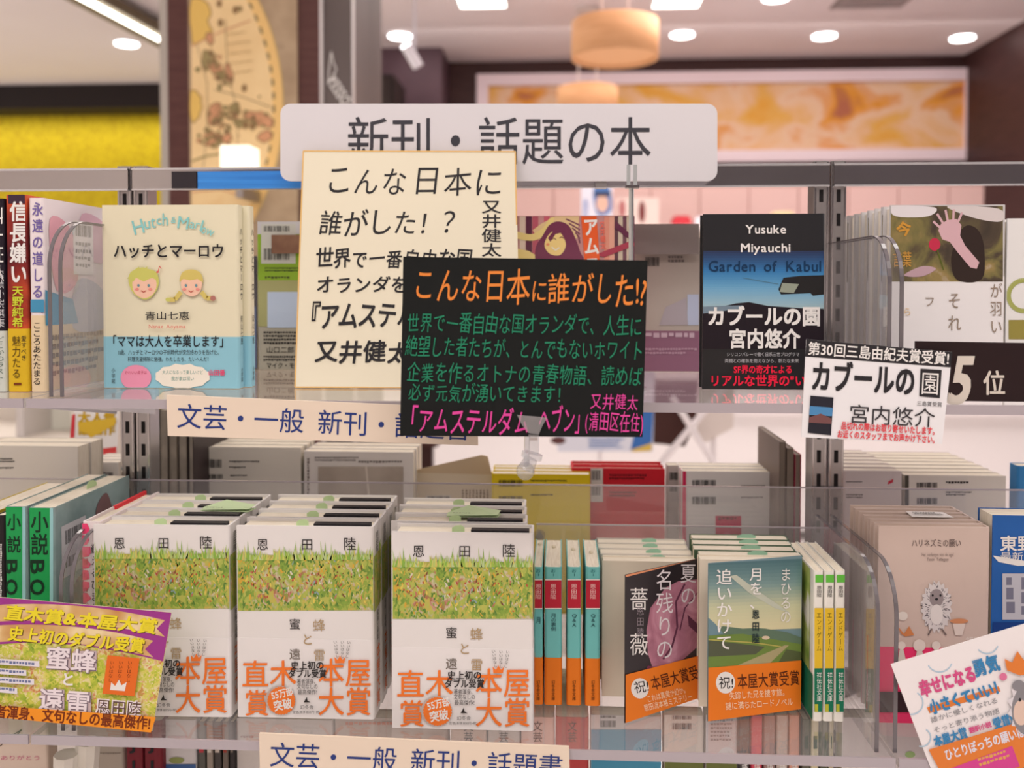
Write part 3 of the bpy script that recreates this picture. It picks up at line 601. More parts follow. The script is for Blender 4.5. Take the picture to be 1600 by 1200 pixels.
# shikishi autograph board
o, f = card('autograph_board', 'cream autograph board with gilt edge and black brush writing, leaning on the upper shelf', [(473, 235), (806, 236), (813, 605.5), (460, 604.5)], atZ(460, 606, ZU).y, .0025, mat((229, 222, 200), .6), mat((214, 176, 110), .4), Ytop=.975)
pr = Print(f, base=.0003); GOLD = mat((222, 180, 112), .4)
pr.line([(474, 236), (805, 237), (812, 606), (461, 605)], 2.2, GOLD, closed=True)
T = lambda t, x, y, w, h, m=INK, ang=0, vert=False, off=.004, jit=.8, sl=.12: pr.text(t, x, y, w, h, m, ang=ang, vert=vert, off=off, jit=jit, slant=sl)
T('こんな', 508, 257, 130, 50, off=.0); T('日本に', 643, 258, 145, 50, off=.0); T('誰がした！？', 498, 328, 232, 42, off=.008); T('又井健太', 752, 312, 32, 90, vert=True, off=.014, jit=.6)
T('世界で一番自由な国', 494, 388, 245, 32, off=.016); T('オランダを舞台に', 494, 430, 232, 29, off=.016); T('『アムステルダム', 470, 472, 240, 42, off=.02); T('又井健太', 492, 532, 150, 37, off=.022)
pr.build('brush_writing', o)
# black card
o, f = card('black_card', 'matt black card hand lettered in orange, green and pink chalk, at the centre', [(630, 401), (1012, 407), (1004, 683), (625, 681)], .755, .0008, mat((26, 28, 28), .85), mat((60, 60, 60), .6))
pr = Print(f, base=.0002); ORG = mat((232, 138, 62), .7); GRN = mat((38, 134, 100), .7); PNK = mat((222, 74, 160), .7); 
T = lambda t, x, y, w, h, m, ang=1, vert=False, off=.0, jit=.7, sl=.1: pr.text(t, x, y, w, h, m, ang=ang, vert=vert, off=off, jit=jit, slant=sl)
T('こんな日本', 645, 416, 184, 58, ORG, off=.004); T('に', 830, 436, 26, 38, ORG, off=.008); T('誰が', 855, 424, 74, 52, ORG, off=.006); T('した!?', 928, 424, 84, 56, ORG, off=.01)
T('世界で一番自由な国オランダで、人生に', 636, 486, 368, 34, GRN); T('絶望した者たちが、とんでもないホワイト', 634, 524, 372, 34, GRN); T('企業を作るオトナの青春物語、読めば', 636, 564, 368, 34, GRN); T('必ず元気が湧いてきます！', 638, 598, 252, 30, GRN)
T('又井健太', 922, 614, 76, 27, PNK); T('「アムステルダム', 628, 633, 200, 44, PNK, off=.012); T('ヘブン」', 842, 633, 76, 44, PNK, off=.012); T('(清田区在住)', 914, 640, 92, 34, PNK, off=.004)
pr.build('chalk_lettering', o)
# clip of the black card
o = root('card_clip', 'clear plastic card clip with ball joint gripping the black card', 'clip', atY(825, 738, .752))
YC = .7522
q = [atY(808, 648, YC), atY(855, 652, YC), atY(848, 664, YC), atY(842, 678, YC), atY(826, 676, YC), atY(816, 664, YC)]
MB().prism(q, (0, -.002, 0), CLIP).build('jaw', o, world=True); MB().prism([p + Vector((0, .0052, 0)) for p in q], (0, .002, 0), CLIP).build('jaw', o, world=True)
A, B = atY(826, 678, YC), atY(842, 708, YC); MB().box((A.x, YC - .004, B.z), (B.x, YC + .0085, A.z), CLIP).build('spring_block', o, world=True)
A, B = atY(828, 682, YC), atY(840, 687, YC); MB().box((A.x, YC - .0046, B.z), (B.x, YC - .0041, A.z), CHROME).build('spring', o, world=True)
MB().cyl(atY(832, 708, YC), atY(830, 716, YC), .009, CLIP, 14).build('collar', o, world=True)
MB().cyl(atY(830, 716, YC), atY(822, 733, YC), .0055, CLIP, 12, r2=.007).build('neck', o, world=True); MB().ball(atY(821, 736, YC), .0078, CLIP).build('ball_joint', o, world=True, smooth=True)
a = atY(822, 730, YC); MB().cyl(a + Vector((0, .006, 0)), (a.x, YF - .001, ZU - .0045), .0025, CLIP, 8).build('arm', o, world=True); MB().box((a.x - .012, YF - .0018, ZU - .012), (a.x + .012, YF - .0002, ZU + .002), CLIP).build('shelf_grip', o, world=True)
# tall clear stand before the sign
o = root('card_stand', 'tall clear acrylic card stand with glinting head under the sign', 'stand', (xat(985, 400, .90), .90, ZU)); X = xat(986, 400, .90); 
zt = atY(986, 258, .90).z; zm = atY(986, 292, .90).z
for dx in (-.0048, .0018): MB().box((X + dx, .896, zm), (X + dx + .0036, .904, zt), mat((226, 232, 234), .15, .5)).build('head_fin', o, world=True)
MB().box((X - .006, .895, zm - .0015), (X + .0075, .905, zm + .0013), CHROME).build('collar', o, world=True)
MB().cyl((X, .90, ZU + .003), (X, .90, zm), .0026, mat((196, 200, 202), .15, .7), 10).build('rod', o, world=True); MB().cyl((X, .90, ZU + .0002), (X, .90, ZU + .003), .016, ACRY, 20).build('foot', o, world=True)
# ================================================================== BOOKS, UPPER SHELF
TX = lambda c: mat(c, .6)
def slip(o, x, w, y, m=None, h=.007, nm='sales_slip'):      # paper slip sticking out of the pages
    H = o['H']; pts = [(x, y, H - .02), (x + w, y, H - .02), (x + w, y, H + h * .5), (x + w * .75, y, H + h), (x + w * .3, y, H + h * .9), (x, y, H + h * .4)]
    MB().prism(pts, (0, .0006, 0), m or mat((196, 222, 170), .6)).build(nm, o)
# spines at the upper left
o = spine_book('hardcover_book', 'black spine hardcover at the far left edge of the upper shelf', -22, 9.5, 310, 612, ZU, .13, mat((36, 28, 40), .4), hard=True, band=mat((206, 212, 204), .5), band_h=.06)
pr = Print(spine(o)); pr.text('斗一犯人', -12, 322, 22, 120, WHITE, vert=True, off=.01); pr.text('探偵小説選集', -8, 422, 17, 90, TX((200, 200, 205)), vert=True); pr.text('どこかのラスト', -8, 525, 15, 70, TX((110, 130, 120)), vert=True); pr.build('spine_print', o)
FIRE = noisy('fiery_cover_art', [(.3, (60, 26, 40)), (.45, (140, 44, 40)), (.6, (206, 84, 50)), (.75, (230, 130, 80))], 14, 4, .4, dist=.6)
o = spine_book('hardcover_book', 'fiery red and orange spine with white characters and yellow band', 12.5, 44.5, 304, 612, ZU, .13, FIRE, hard=True, band=mat((222, 184, 40), .5), band_h=.062)
pr = Print(spine(o)); pr.rect(13, 304, 45, 318, TX((66, 44, 62))); pr.text('信長嫌い', 15, 314, 29, 130, WHITE, vert=True, off=.03); pr.text('天野純希', 19, 446, 18, 66, TX((206, 214, 60)), vert=True, off=.02); pr.text('愛すべき', 33, 524, 9, 40, INK, vert=True); pr.text('魅力たる', 19, 524, 14, 68, TX((90, 70, 20)), vert=True); pr.rect(22, 598, 34, 602, TX((120, 60, 20))); pr.build('spine_print', o)
PALE = noisy('watercolour_cover', [(.3, (236, 226, 232)), (.5, (232, 214, 222)), (.62, (224, 150, 170)), (.7, (190, 160, 206)), (.78, (240, 232, 236))], 22, 3, .4, dist=.5)
o = spine_book('hardcover_book', 'pale spine with violet characters whose back cover shows barcodes, left of dividers', 48.5, 72, 309, 612, ZU, .125, mat((238, 228, 232), .4), hard=True, band=mat((232, 212, 176), .5), band_h=.075)
pr = Print(spine(o)); pr.text('永遠の道しるべ', 50, 314, 18, 180, TX((120, 104, 170)), vert=True, off=.015); pr.rect(48, 468, 72, 488, TX((74, 150, 190))); pr.text('こころあたたまる', 51, 502, 14, 100, INK, vert=True); pr.build('spine_print', o)
f = back(o); pr = Print(f, px=False); W, H = o['W'], o['H']
F2 = lambda a: W - a
pr.poly([(.01, .02), (.05, .03), (.06, .08), (.02, .09)], TX((228, 170, 184)), sm=True); pr.poly([(.06, .08), (.11, .09), (.12, .13), (.05, .13)], TX((196, 200, 214)), sm=True); pr.poly([(.07, .01), (.12, .02), (.115, .06), (.07, .05)], TX((222, 184, 200)), sm=True); pr.poly([(.0, .09), (.05, .1), (.06, .125), (.0, .125)], TX((86, 160, 196)))
pr.rect(.052, .018, .092, .074, TX((240, 238, 236))); pr.bars(.056, .022, .088, .034); pr.rows(.056, .04, .088, .07, 4, TX((150, 150, 150))); pr.build('cover_print', o)
f2 = Print(f, px=False, base=.0007); f2.rows(.01, .135, .11, .18, 5, TX((150, 130, 110))); f2.build('band_print', o)
# cream children's story book
CRM = mat((232, 226, 198), .5); SKY = mat((146, 202, 220), .5)
o = front_book('storybook', 'cream hardcover with two cartoon children faces and pale blue band, front copy', 163, 374, 320, 606, ZU, .0145, CRM, hard=True, band=SKY, band_h=.0525, group='cream story books')
pr = Print(front(o)); AQ = TX((140, 206, 206))
for ch, x, y, a_, w, h in (('H', 202, 340, -14, 20, 28), ('u', 222, 336, -8, 12, 22), ('t', 234, 332, -6, 9, 24), ('c', 243, 333, -4, 10, 18), ('h', 253, 328, 0, 11, 24), ('&', 268, 336, 4, 9, 12), ('M', 279, 332, 8, 20, 24), ('a', 299, 338, 12, 10, 18), ('r', 309, 339, 16, 8, 18), ('l', 317, 339, 16, 6, 22), ('o', 320, 346, 20, 9, 18), ('w', 329, 349, 24, 13, 18)): pr.text(ch, x, y, w, h * 1.15, AQ, ang=a_, off=.01)
pr.text('ハッチとマーロウ', 178, 380, 174, 24, INK, off=.02)
SK = TX((244, 200, 176)); HAIR = TX((206, 206, 110)); HAIR2 = TX((214, 196, 110)); PKC = TX((238, 150, 140)); BL = TX((110, 150, 160))
pr.poly([(202, 438), (206, 425), (222, 418), (232, 420), (246, 426), (249, 445), (240, 462), (228, 468), (214, 462), (206, 452)], HAIR, sm=True); pr.poly([(208, 442), (214, 434), (228, 438), (242, 434), (246, 446), (240, 460), (226, 466), (212, 458)], SK, sm=True)
pr.poly([(200, 436), (208, 424), (218, 417), (224, 422), (232, 416), (230, 424), (243, 424), (247, 438), (238, 434), (226, 440), (214, 434), (210, 440), (205, 434)], HAIR)
pr.poly([(282, 440), (286, 426), (300, 421), (314, 426), (319, 440), (314, 434), (300, 432), (290, 436)], HAIR2, sm=True); pr.poly([(284, 442), (290, 434), (312, 434), (317, 444), (312, 458), (300, 463), (288, 456)], SK, sm=True); pr.poly([(281, 440), (290, 428), (302, 424), (314, 430), (319, 442), (310, 436), (298, 438), (288, 436)], HAIR2)
for a_, b_ in (((284, 456), (266, 468)), ((316, 456), (332, 466))): pr.line([a_, ((a_[0] + b_[0]) / 2, b_[1]), b_], 7, HAIR2)
pr.ell(264, 468, 4, 3, HAIR); pr.ell(334, 466, 4.5, 4, TX((180, 120, 110)))
for cx in (226, 300):
    for dx in (-8, 8): pr.ell(cx + dx, 446, 1.9, 2.2, BL); pr.ell(cx + dx * 1.3, 452, 3, 2, PKC)
    pr.line([(cx - 4, 454), (cx, 456.5), (cx + 4, 454)], 1.1, TX((190, 80, 70)))
pr.line([(249, 424), (251, 416), (254, 420)], 1.2, TX((220, 90, 90))); pr.ell(248, 425, 2, 1.6, TX((220, 90, 90)))
pr.text('青山七恵', 228, 486, 70, 14, INK, off=.012); pr.text('Nanae Aoyama', 234, 505, 58, 9, TX((222, 110, 100))); pr.build('cover_print', o)
pr = Print(front(o), base=.0006); pr.text('「ママは大人を卒業します」', 168, 523, 190, 20, INK, off=.012)
pr.text('11歳、ハッチとマーロウの子供時代が突然終わりを告げた。', 184, 546, 162, 9, INK); pr.text('料理洗濯掃除に勉強。わたしたち、たいへんだ！', 200, 557, 130, 8, INK)
pr.ell(213, 590, 24, 20, TX((240, 156, 186))); pr.rect(180, 605.5, 250, 612, SKY)
cl = [(244 + 42 + 42 * math.cos(i * math.pi / 12) * (1 + .04 * (i % 2)), 588 + 18 * math.sin(i * math.pi / 12) * (1 + .14 * (i % 2))) for i in range(24)]; pr.poly(cl, TX((244, 238, 224)))
pr.text('かわいい双子は', 196, 579, 34, 6, TX((190, 60, 90))); pr.text('大人になるって楽しいけど', 254, 578, 64, 7, TX((90, 150, 140))); pr.text('我が家は深い', 268, 588, 36, 7, TX((90, 150, 140))); pr.text('山田優', 326, 577, 26, 10, TX((230, 90, 130)), off=.02); pr.text('小学館', 175, 574, 6, 26, INK, vert=True); pr.build('band_print', o)
pr = Print(spine(o)); H, T_ = o['H'], o['T']; pr2 = Print(spine(o), px=False); pr2.text('ハッチとマーロウ', .004, .022, .007, .075, INK, vert=True, off=.01); pr2.text('青山七恵', .004, .112, .006, .03, INK, vert=True); pr2.text('小学館', .004, .165, .005, .015, INK, vert=True); pr2.build('spine_print', o)
stack(o, 1, .0152, ['cream hardcover with cartoon children and blue band, copy behind the front one'], dx=.0075)
# rear-facing green and grey book
o = rear_book('paperback_book', 'green and grey book back with white barcode label, behind the cream story books', 402, 545, 346, 1.10, ZU, .02, mat((176, 172, 158), .5))
pr = Print(back(o)); pr.rect(402, 366, 500, 438, TX((150, 190, 60))); pr.rect(402, 346, 500, 366, TX((214, 214, 218))); pr.rect(408, 350, 462, 412, TX((214, 216, 208))); pr.bars(412, 353, 452, 362); pr.bars(412, 388, 452, 406)
pr.rows(414, 418, 470, 426, 2, INK); pr.rows(414, 432, 460, 450, 3, TX((80, 90, 50))); pr.rect(402, 438, 500, 510, TX((172, 172, 120))); pr.rect(418, 456, 500, 512, TX((190, 206, 230))); pr.rows(412, 518, 500, 540, 4, INK); pr.text('山口二郎', 416, 541, 44, 11, INK); pr.rows(412, 556, 500, 566, 2, INK); pr.text('マイク・モラスキー', 416, 566, 80, 10, INK, off=.01); pr.build('back_print', o)
o = rear_book('paperback_book', 'slim dark grey book standing behind the cream story books, left of the green one', 384, 401, 400, 1.105, ZU, .012, mat((92, 88, 92), .5))
pr = Print(back(o)); pr.poly([(386, 470), (400, 480), (401, 575), (388, 575)], TX((110, 120, 150))); pr.build('back_print', o)
def tag(label, x0, y0, x1, y1, Y, m):
    A, B = atY(x0, y0, Y), atY(x1, y1, Y); o = root('shelf_talker', label, 'sign', ((A.x + B.x) / 2, Y, B.z), 'backs of card holders on the far side')
    MB().box((A.x, Y, B.z), (B.x, Y + .0015, A.z), m).build('plate', o, world=True); MB().box(((A.x + B.x) / 2 - .006, Y + .0016, B.z + .002), ((A.x + B.x) / 2 + .006, Y + .0045, A.z - .002), STEEL).build('holder', o, world=True)
tag('small brown card plate over the green and grey book', 424, 367, 478, 396, 1.093, noisy('brown_card', [(.3, (132, 96, 80)), (.7, (160, 124, 100))], 40, 3, .5))
# girl cover
PLUM = mat((112, 44, 74), .3, coat=.5)
o = front_book('paperback_book', 'glossy illustrated cover with a plum-haired girl and orange title, behind black card', 797, 991, 337, 590, ZU, .018, mat((206, 150, 150), .25, coat=.6))
f = front(o); pr = Print(f); G = lambda c: mat(c, .25, coat=.6)
for i, (x, c) in enumerate(((800, (92, 36, 66)), (812, (226, 206, 190)), (822, (92, 36, 66)), (832, (190, 90, 110)), (850, (206, 96, 116)), (944, (226, 150, 130)), (952, (230, 170, 150)), (960, (96, 60, 70)), (966, (206, 190, 170)), (973, (112, 70, 84)), (979, (206, 190, 170)), (985, (96, 40, 66)))): pr.rect(x, 338, x + 9, 588, G(c)); pr.l -= .00003
pr.l += .0001
pr.poly([(832, 360), (845, 350), (868, 338), (905, 338), (902, 372), (880, 380), (850, 384)], G((230, 200, 150))); 
for k in range(5): pr.line([(884 + k * 5, 342 + k * 7), (906, 352 + k * 7)], 2.5, G((130, 80, 96)))
pr.poly([(806, 362), (830, 366), (848, 356), (858, 342), (866, 340), (862, 352), (852, 366), (834, 376), (806, 372)], G((236, 214, 140)), sm=True); pr.poly([(806, 388), (826, 392), (846, 404), (806, 410)], G((236, 214, 140)))
pr.poly([(836, 404), (838, 384), (848, 368), (858, 352), (872, 346), (888, 352), (898, 370), (906, 392), (910, 410), (870, 420), (840, 416)], G((116, 48, 80)), sm=True)
pr.poly([(851, 380), (858, 366), (870, 360), (880, 370), (884, 384), (876, 398), (862, 398), (853, 390)], G((242, 214, 140)), sm=True); pr.poly([(856, 372), (868, 356), (882, 366), (876, 364), (868, 366), (860, 378)], G((116, 48, 80)))
pr.line([(862, 374), (866, 372), (869, 375)], 1.2, G((110, 50, 60))); pr.line([(874, 372), (878, 370), (881, 373)], 1.2, G((110, 50, 60))); pr.line([(862, 386), (868, 391), (874, 387)], 2, G((244, 236, 220))); pr.ell(856, 382, 2.6, 2, G((236, 150, 110)))
pr.poly([(930, 398), (992, 374), (992, 384), (944, 402)], G((170, 56, 80))); pr.poly([(962, 345), (992, 372), (992, 380), (960, 356)], G((100, 40, 70)))
pr.poly([(908, 338), (932, 338), (938, 420), (914, 420)], G((236, 96, 40))); pr.text('アムステル', 910, 340, 24, 150, WHITE, vert=True, off=.03, ang=-3); pr.text('又井健太', 936, 346, 9, 44, G((240, 110, 90)), vert=True, ang=-3, off=.02); pr.build('cover_print', o)
# rear grey/purple book
o = rear_book('paperback_book', 'grey book back with purple band, between the girl cover and the black cover', 985, 1112, 372, 1.10, ZU, .02, mat((190, 180, 172), .5), band=mat((150, 106, 130), .5), band_h=.05)
pr = Print(back(o)); pr.bars(1008, 402, 1030, 416); pr.rows(1044, 400, 1070, 412, 2, TX((120, 110, 110))); pr.rect(1074, 460, 1092, 508, TX((190, 200, 226))); pr.poly([(1040, 480), (1072, 465), (1075, 508), (1030, 508)], TX((180, 172, 180))); pr.build('back_print', o)
pr = Print(back(o, .0008)); pr.rows(1008, 520, 1090, 534, 1, TX((206, 180, 196))); pr.rows(1008, 544, 1090, 556, 2, TX((196, 160, 180))); pr.build('band_print', o)
o2 = o; stack(o, 2, .026, ['copy of the grey book with purple band, directly behind it', 'copy of the grey book with purple band, farthest back on the far side'])
tag('wide grey card plate over the grey book with purple band', 991, 350, 1092, 397, 1.085, mat((150, 140, 138), .5))
# black desert-road cover
o = front_book('hardcover_book', 'black hardcover with blue sky, car mirror and white title, upper right', 1097, 1287, 334, 608, ZU, .02, mat((24, 26, 32), .35), hard=True, band=mat((20, 20, 24), .35), band_h=.06)
f = front(o); pr = Print(f)
n = 24
for i in range(n):
    t = i / (n - 1); c = [(30, 50, 90), (44, 120, 180), (110, 170, 208), (160, 190, 200)]; k = t * 3; j = min(int(k), 2); w = k - j; cc = tuple(int(c[j][q] * (1 - w) + c[j + 1][q] * w) for q in range(3))
    y0 = 392 + (482 - 392) * i / n; pr.rect(1098, y0, 1287, y0 + 90 / n + .3, mat(cc, .35)); pr.l -= .00003
pr.l += .0001
pr.poly([(1098, 486), (1150, 474), (1170, 472), (1200, 478), (1287, 484), (1287, 545), (1098, 545)], mat((34, 26, 34), .4)); pr.poly([(1098, 479), (1160, 477), (1160, 482), (1098, 490)], mat((120, 140, 156), .4))
pr.poly([(1216, 452), (1224, 434), (1250, 431), (1287, 430), (1287, 460), (1270, 462), (1266, 458), (1220, 460)], mat((16, 18, 22), .3), sm=False); pr.poly([(1218, 456), (1222, 442), (1248, 444), (1240, 458)], mat((150, 160, 144), .3))
pr.line([(1160, 434), (1216, 444)], .8, mat((90, 130, 150), .4))
pr.text('Yusuke', 1165, 348, 64, 19, WHITE, off=.02); pr.text('Miyauchi', 1156, 377, 80, 19, WHITE, off=.02); pr.text('Garden of Kabul', 1106, 403, 178, 24, mat((20, 54, 90), .4), off=.012)
pr.text('カブールの園', 1104, 478, 178, 32, WHITE, off=.04); pr.text('宮内悠介', 1138, 513, 112, 32, WHITE, off=.035); pr.build('cover_print', o)
pr = Print(f, base=.0007); pr.text('シリコンバレーで働く日系三世プログラマ', 1135, 550, 114, 7, TX((190, 190, 195))); pr.text('両親との確執を抱えながら、新たな未来', 1132, 560, 116, 7, TX((190, 190, 195)))
RED = TX((232, 30, 66)); pr.text('SF界の奇才による', 1146, 570, 92, 14, RED, off=.03); pr.text('リアルな世界の"いま"', 1108, 585, 176, 19, RED, off=.03); pr.build('band_print', o)
# photo-cover stack
WOOD = noisy('woodland_photo_print', [(.3, (40, 34, 30)), (.45, (78, 66, 52)), (.56, (120, 112, 66)), (.66, (150, 130, 80)), (.76, (206, 190, 180))], 24, 5, .35, dist=1.0)
o = front_book('hardcover_book', 'woodland photo cover with a reaching hand and red rose, front copy of its stack', 1388, 1568, 320, 606, ZU, .0215, mat((206, 204, 206), .4), hard=True, band=mat((236, 234, 236), .4), band_h=.114, pages=PAGES_S, group='woodland photo cover books')
pr = Print(front(o)); pr.rect(1388, 322, 1567, 440, WOOD); pr.poly([(1392, 322), (1460, 324), (1450, 338), (1400, 338)], TX((226, 222, 226)), sm=True); pr.poly([(1480, 322), (1560, 326), (1564, 346), (1520, 340)], TX((214, 206, 206)), sm=True)
HS = TX((214, 176, 184)); pr.poly([(1496, 366), (1512, 352), (1530, 362), (1538, 392), (1534, 436), (1496, 438), (1486, 410), (1490, 384)], TX((50, 38, 34)), sm=True)
pr.poly([(1466, 360), (1470, 350), (1480, 344), (1494, 342), (1502, 352), (1500, 368), (1508, 384), (1530, 410), (1526, 420), (1516, 418), (1496, 394), (1484, 378), (1472, 374)], HS)
for a_, b_ in (((1469, 356), (1458, 346)), ((1474, 350), (1464, 334)), ((1481, 347), (1477, 328)), ((1489, 346), (1490, 327)), ((1496, 348), (1503, 332))): pr.line([a_, b_], 3.6, HS)
pr.ell(1460, 382, 9, 10, TX((196, 50, 80))); pr.line([(1464, 390), (1474, 422)], 2, TX((90, 100, 40))); pr.poly([(1412, 430), (1440, 416), (1462, 420), (1440, 432)], TX((190, 160, 170)), sm=True); pr.text('今', 1398, 348, 24, 24, TX((206, 150, 60)), off=.03, ang=-10); pr.text('言葉', 1394, 392, 30, 26, TX((200, 150, 70)), off=.01); pr.build('cover_print', o)
pr = Print(front(o), base=.0007); OL = TX((150, 134, 120)); pr.text('それ', 1480, 452, 22, 70, OL, vert=True); pr.text('が羽い', 1546, 440, 20, 84, OL, vert=True); pr.text('フ', 1443, 462, 18, 18, OL); pr.text('ら', 1410, 480, 14, 14, TX((220, 190, 140))); pr.build('band_print', o)
stack(o, 8, .0225, ['copy of the woodland photo book, %s behind the front one' % w for w in ('first', 'second', 'third', 'fourth', 'fifth', 'sixth', 'seventh', 'eighth')])
o = front_book('hardcover_book', 'white hardcover with olive ring cut by the right edge, upper shelf', 1570, 1700, 341, 606, ZU, .02, mat((232, 232, 232), .4), hard=True)
pr = Print(front(o)); pr.line([(1600 + 24 * math.cos(a / 10), 462 + 24 * math.sin(a / 10)) for a in range(0, 63)], 7, TX((170, 176, 100))); pr.rect(1576, 500, 1690, 530, TX((150, 140, 70))); pr.build('cover_print', o)
# 5th place card
o, f = card('rank_card', 'dark brown card reading 5位 standing at the upper right shelf edge', [(1430, 533), (1612, 536), (1612, 628), (1430, 626)], YF + .004, .0015, mat((40, 26, 28), .4))
pr = Print(f, base=.0004); SV = TX((214, 206, 196)); pr.text('5', 1484, 538, 40, 104, SV, off=.03, slant=.25); pr.text('位', 1535, 578, 36, 40, SV, off=.02); pr.build('lettering', o)
# white pop card
o, f = card('promo_card', 'white tilted card with black band and small cover picture on the right', [(1260, 530), (1488, 550), (1472, 694), (1252, 683)], YF - .0015, .0008, mat((238, 238, 242), .45))
pr = Print(f, base=.0003); BKC = TX((44, 42, 46)); pr.poly([(1260, 530), (1488, 550), (1485, 574), (1258, 557)], BKC); pr.text('第30回三島由紀夫賞受賞!', 1263, 533, 222, 22, WHITE, ang=4.2, off=.02)
pr.text('カブールの', 1268, 562, 164, 50, BKC, ang=3, off=.035); pr.poly([(1438, 576), (1471, 578), (1468, 622), (1436, 619)], BKC); pr.text('園', 1439, 579, 30, 38, WHITE, ang=3); pr.text('三島賞受賞', 1432, 626, 40, 8, BKC, ang=3)
pr.poly([(1266, 618), (1302, 621), (1298, 680), (1262, 676)], TX((40, 40, 50))); pr.poly([(1265, 634), (1301, 637), (1300, 650), (1264, 648)], TX((80, 140, 190))); pr.poly([(1264, 652), (1282, 646), (1299, 654), (1299, 662), (1263, 660)], TX((120, 80, 80))); pr.text('宮内悠介', 1326, 630, 136, 32, TX((60, 58, 62)), ang=3); RD = TX((226, 70, 80))
pr.text('品切れの際はお取り寄せいたします。', 1314, 658, 152, 13, RD, ang=3.5, off=.03); pr.text('お近くのスタッフまでお声かけ下さい。', 1308, 671, 158, 13, RD, ang=3.5, off=.03); pr.build('card_print', o)
# ================================================================== BOOKS, LOWER SHELF
def yb_at(x, Y, z):   # pixel row of the shelf surface at depth Y
    P = Vector((0, Y, z)); d = Rm.transposed() @ (P - CAM); return PYC - FPX * d.y / -d.z
def sbook(name, label, x0, x1, yt, Y, z, depth, cover, **k):   # spine towards us at depth Y
    A, B = atY(x0, yt, Y), atY(x1, yt, Y); return book(name, label, Matrix.Translation((A.x, Y + depth, z)) @ rotz(-90), depth, A.z - z, B.x - A.x, cover, **k)
def fbook(name, label, x0, x1, yt, Y, z, T, cover, **k):
    A, B = atY(x0, yt, Y), atY(x1, yt, Y); return book(name, label, Matrix.Translation((A.x, Y, z)), B.x - A.x, A.z - z, T, cover, **k)
o = sbook('magazine_book', 'black spine magazine at the far left edge beside the green magazines', -8, 7, 805, .865, ZL, .14, mat((40, 36, 38), .4)); pr = Print(spine(o)); pr.rows(-4, 850, 5, 1000, 2, WHITE, vert=True); pr.build('spine_print', o)
o = sbook('magazine_book', 'yellow topped magazine pushed back at the far left of the lower shelf', -50, -9, 800, .87, ZL, .14, mat((214, 190, 60), .5)); pr = Print(spine(o)); pr.rows(-45, 850, -15, 1000, 3, INK, vert=True); pr.build('spine_print', o)
TEAL = noisy('teal_watercolour_print', [(.3, (120, 150, 150)), (.55, (156, 180, 180)), (.7, (140, 150, 150))], 18, 4, .4)
GRN2 = mat((32, 158, 84), .45)
for i, (x0, x1, lb) in enumerate(((8, 41, 'green spine literary magazine, left one of the pair'), (45, 84, 'green spine literary magazine, right one, its back cover showing'))):
    o = sbook('literary_magazine', lb, x0, x1, 791 + i * 2, .852, ZL, .155, TEAL, group='green literary magazines')
    f = spine(o, .0003); pr = Print(f); w = x1 - x0; pr.rect(x0 + 1, 792, x1 - 6, 1130, GRN2); pr.rect(x1 - 6, 792, x1, 1130, TX((150, 200, 204)))
    K = TX((20, 50, 34)); pr.text('小説', x0 + 3, 798, w - 11, 70, K, vert=True, off=.02); pr.l += .0001
    for j, ch in enumerate('BOC'): pr.text(ch, x0 + w - 9, 872 + j * 32, 27, w * .78, K, ang=90, off=.02)
    pr.text('2', x0 + w - 9, 978, 14, w * .6, K, ang=90); pr.build('spine_print', o)
f = back(o); pr = Print(f, px=False); pr.rect(.012, .022, .058, .075, TX((214, 216, 220))); pr.bars(.018, .028, .052, .042); pr.bars(.018, .056, .052, .066); pr.poly([(.08, .02), (.1, .008), (.112, .024), (.12, .05), (.08, .05)], TX((130, 100, 100)), sm=True); pr.poly([(.03, .09), (.11, .08), (.13, .15), (.04, .16)], TX((110, 96, 100)), sm=True); pr.build('back_print', o)
slip(o, .05, .02, o['T'] * .5); 
o = sbook('hardcover_book', 'white spine with pink splashes and black title beside the painted meadow books', 128, 157, 815, .852, ZL, .13, mat((236, 224, 226), .45), hard=True)
pr = Print(spine(o)); HP = TX((238, 70, 120))
for k in range(16): y = 818 + k * 18; pr.poly([(128.6, y), (136 + R.uniform(0, 6), y + R.uniform(0, 4)), (139 + R.uniform(-2, 5), y + 9), (134 + R.uniform(0, 6), y + 15), (128.6, y + 17)], HP); pr.l -= .00003
pr.l += .0001; pr.text('蘇えるひまなお', 142, 848, 13, 130, INK, vert=True, slant=.2, off=.01); pr.text('優しきや', 130, 866, 9, 90, TX((200, 40, 90)), vert=True); pr.build('spine_print', o)
MB().box((.0, .001, o['H'] - .004), (.07, .004, o['H'] + .001), mat((220, 50, 60), .5)).build('red_flap', o)
# painted meadow books
WCOV = mat((228, 225, 224), .45)
def meadow(label, x0, x1, yt, yb, zt_px):
    o = front_book('meadow_novel', label, x0, x1, yt, yb, ZL, .0315, WCOV, hard=True, band=mat((231, 228, 228), .45), band_h=.078, group='white novels with a painted meadow cover')
    return o
o = meadow('white novel with painted meadow, front copy of the right column, nearest the paperbacks', 613, 833, 832, 1137, 0)
W, H, T_ = o['W'], o['H'], o['T']; MW_ = MW[o.name]; f = front(o); pr = Print(f); y1, y2 = 880, 967
BG = [TX(c) for c in ((158, 190, 84), (136, 176, 76), (200, 204, 104), (176, 196, 120), (206, 190, 110), (186, 206, 150))]
pr.rect(613.5, 878, 832.5, 967, FLOWERS); rr_ = random.Random(5)
mx_ = MB()
for k in range(260):
    x = rr_.uniform(614, 832); h = rr_.uniform(2, 22) * (1.2 if rr_.random() < .15 else .6); d = rr_.uniform(-5, 5); m = rr_.choice(BG)
    pr.add([pr.c(*p) + f.n * (.0003 + (k % 20) * 6e-6) for p in ((x - 1.9, 886), (x + 1.9, 886), (x + d, 880 - h))], [(2, 1, 0)], m)
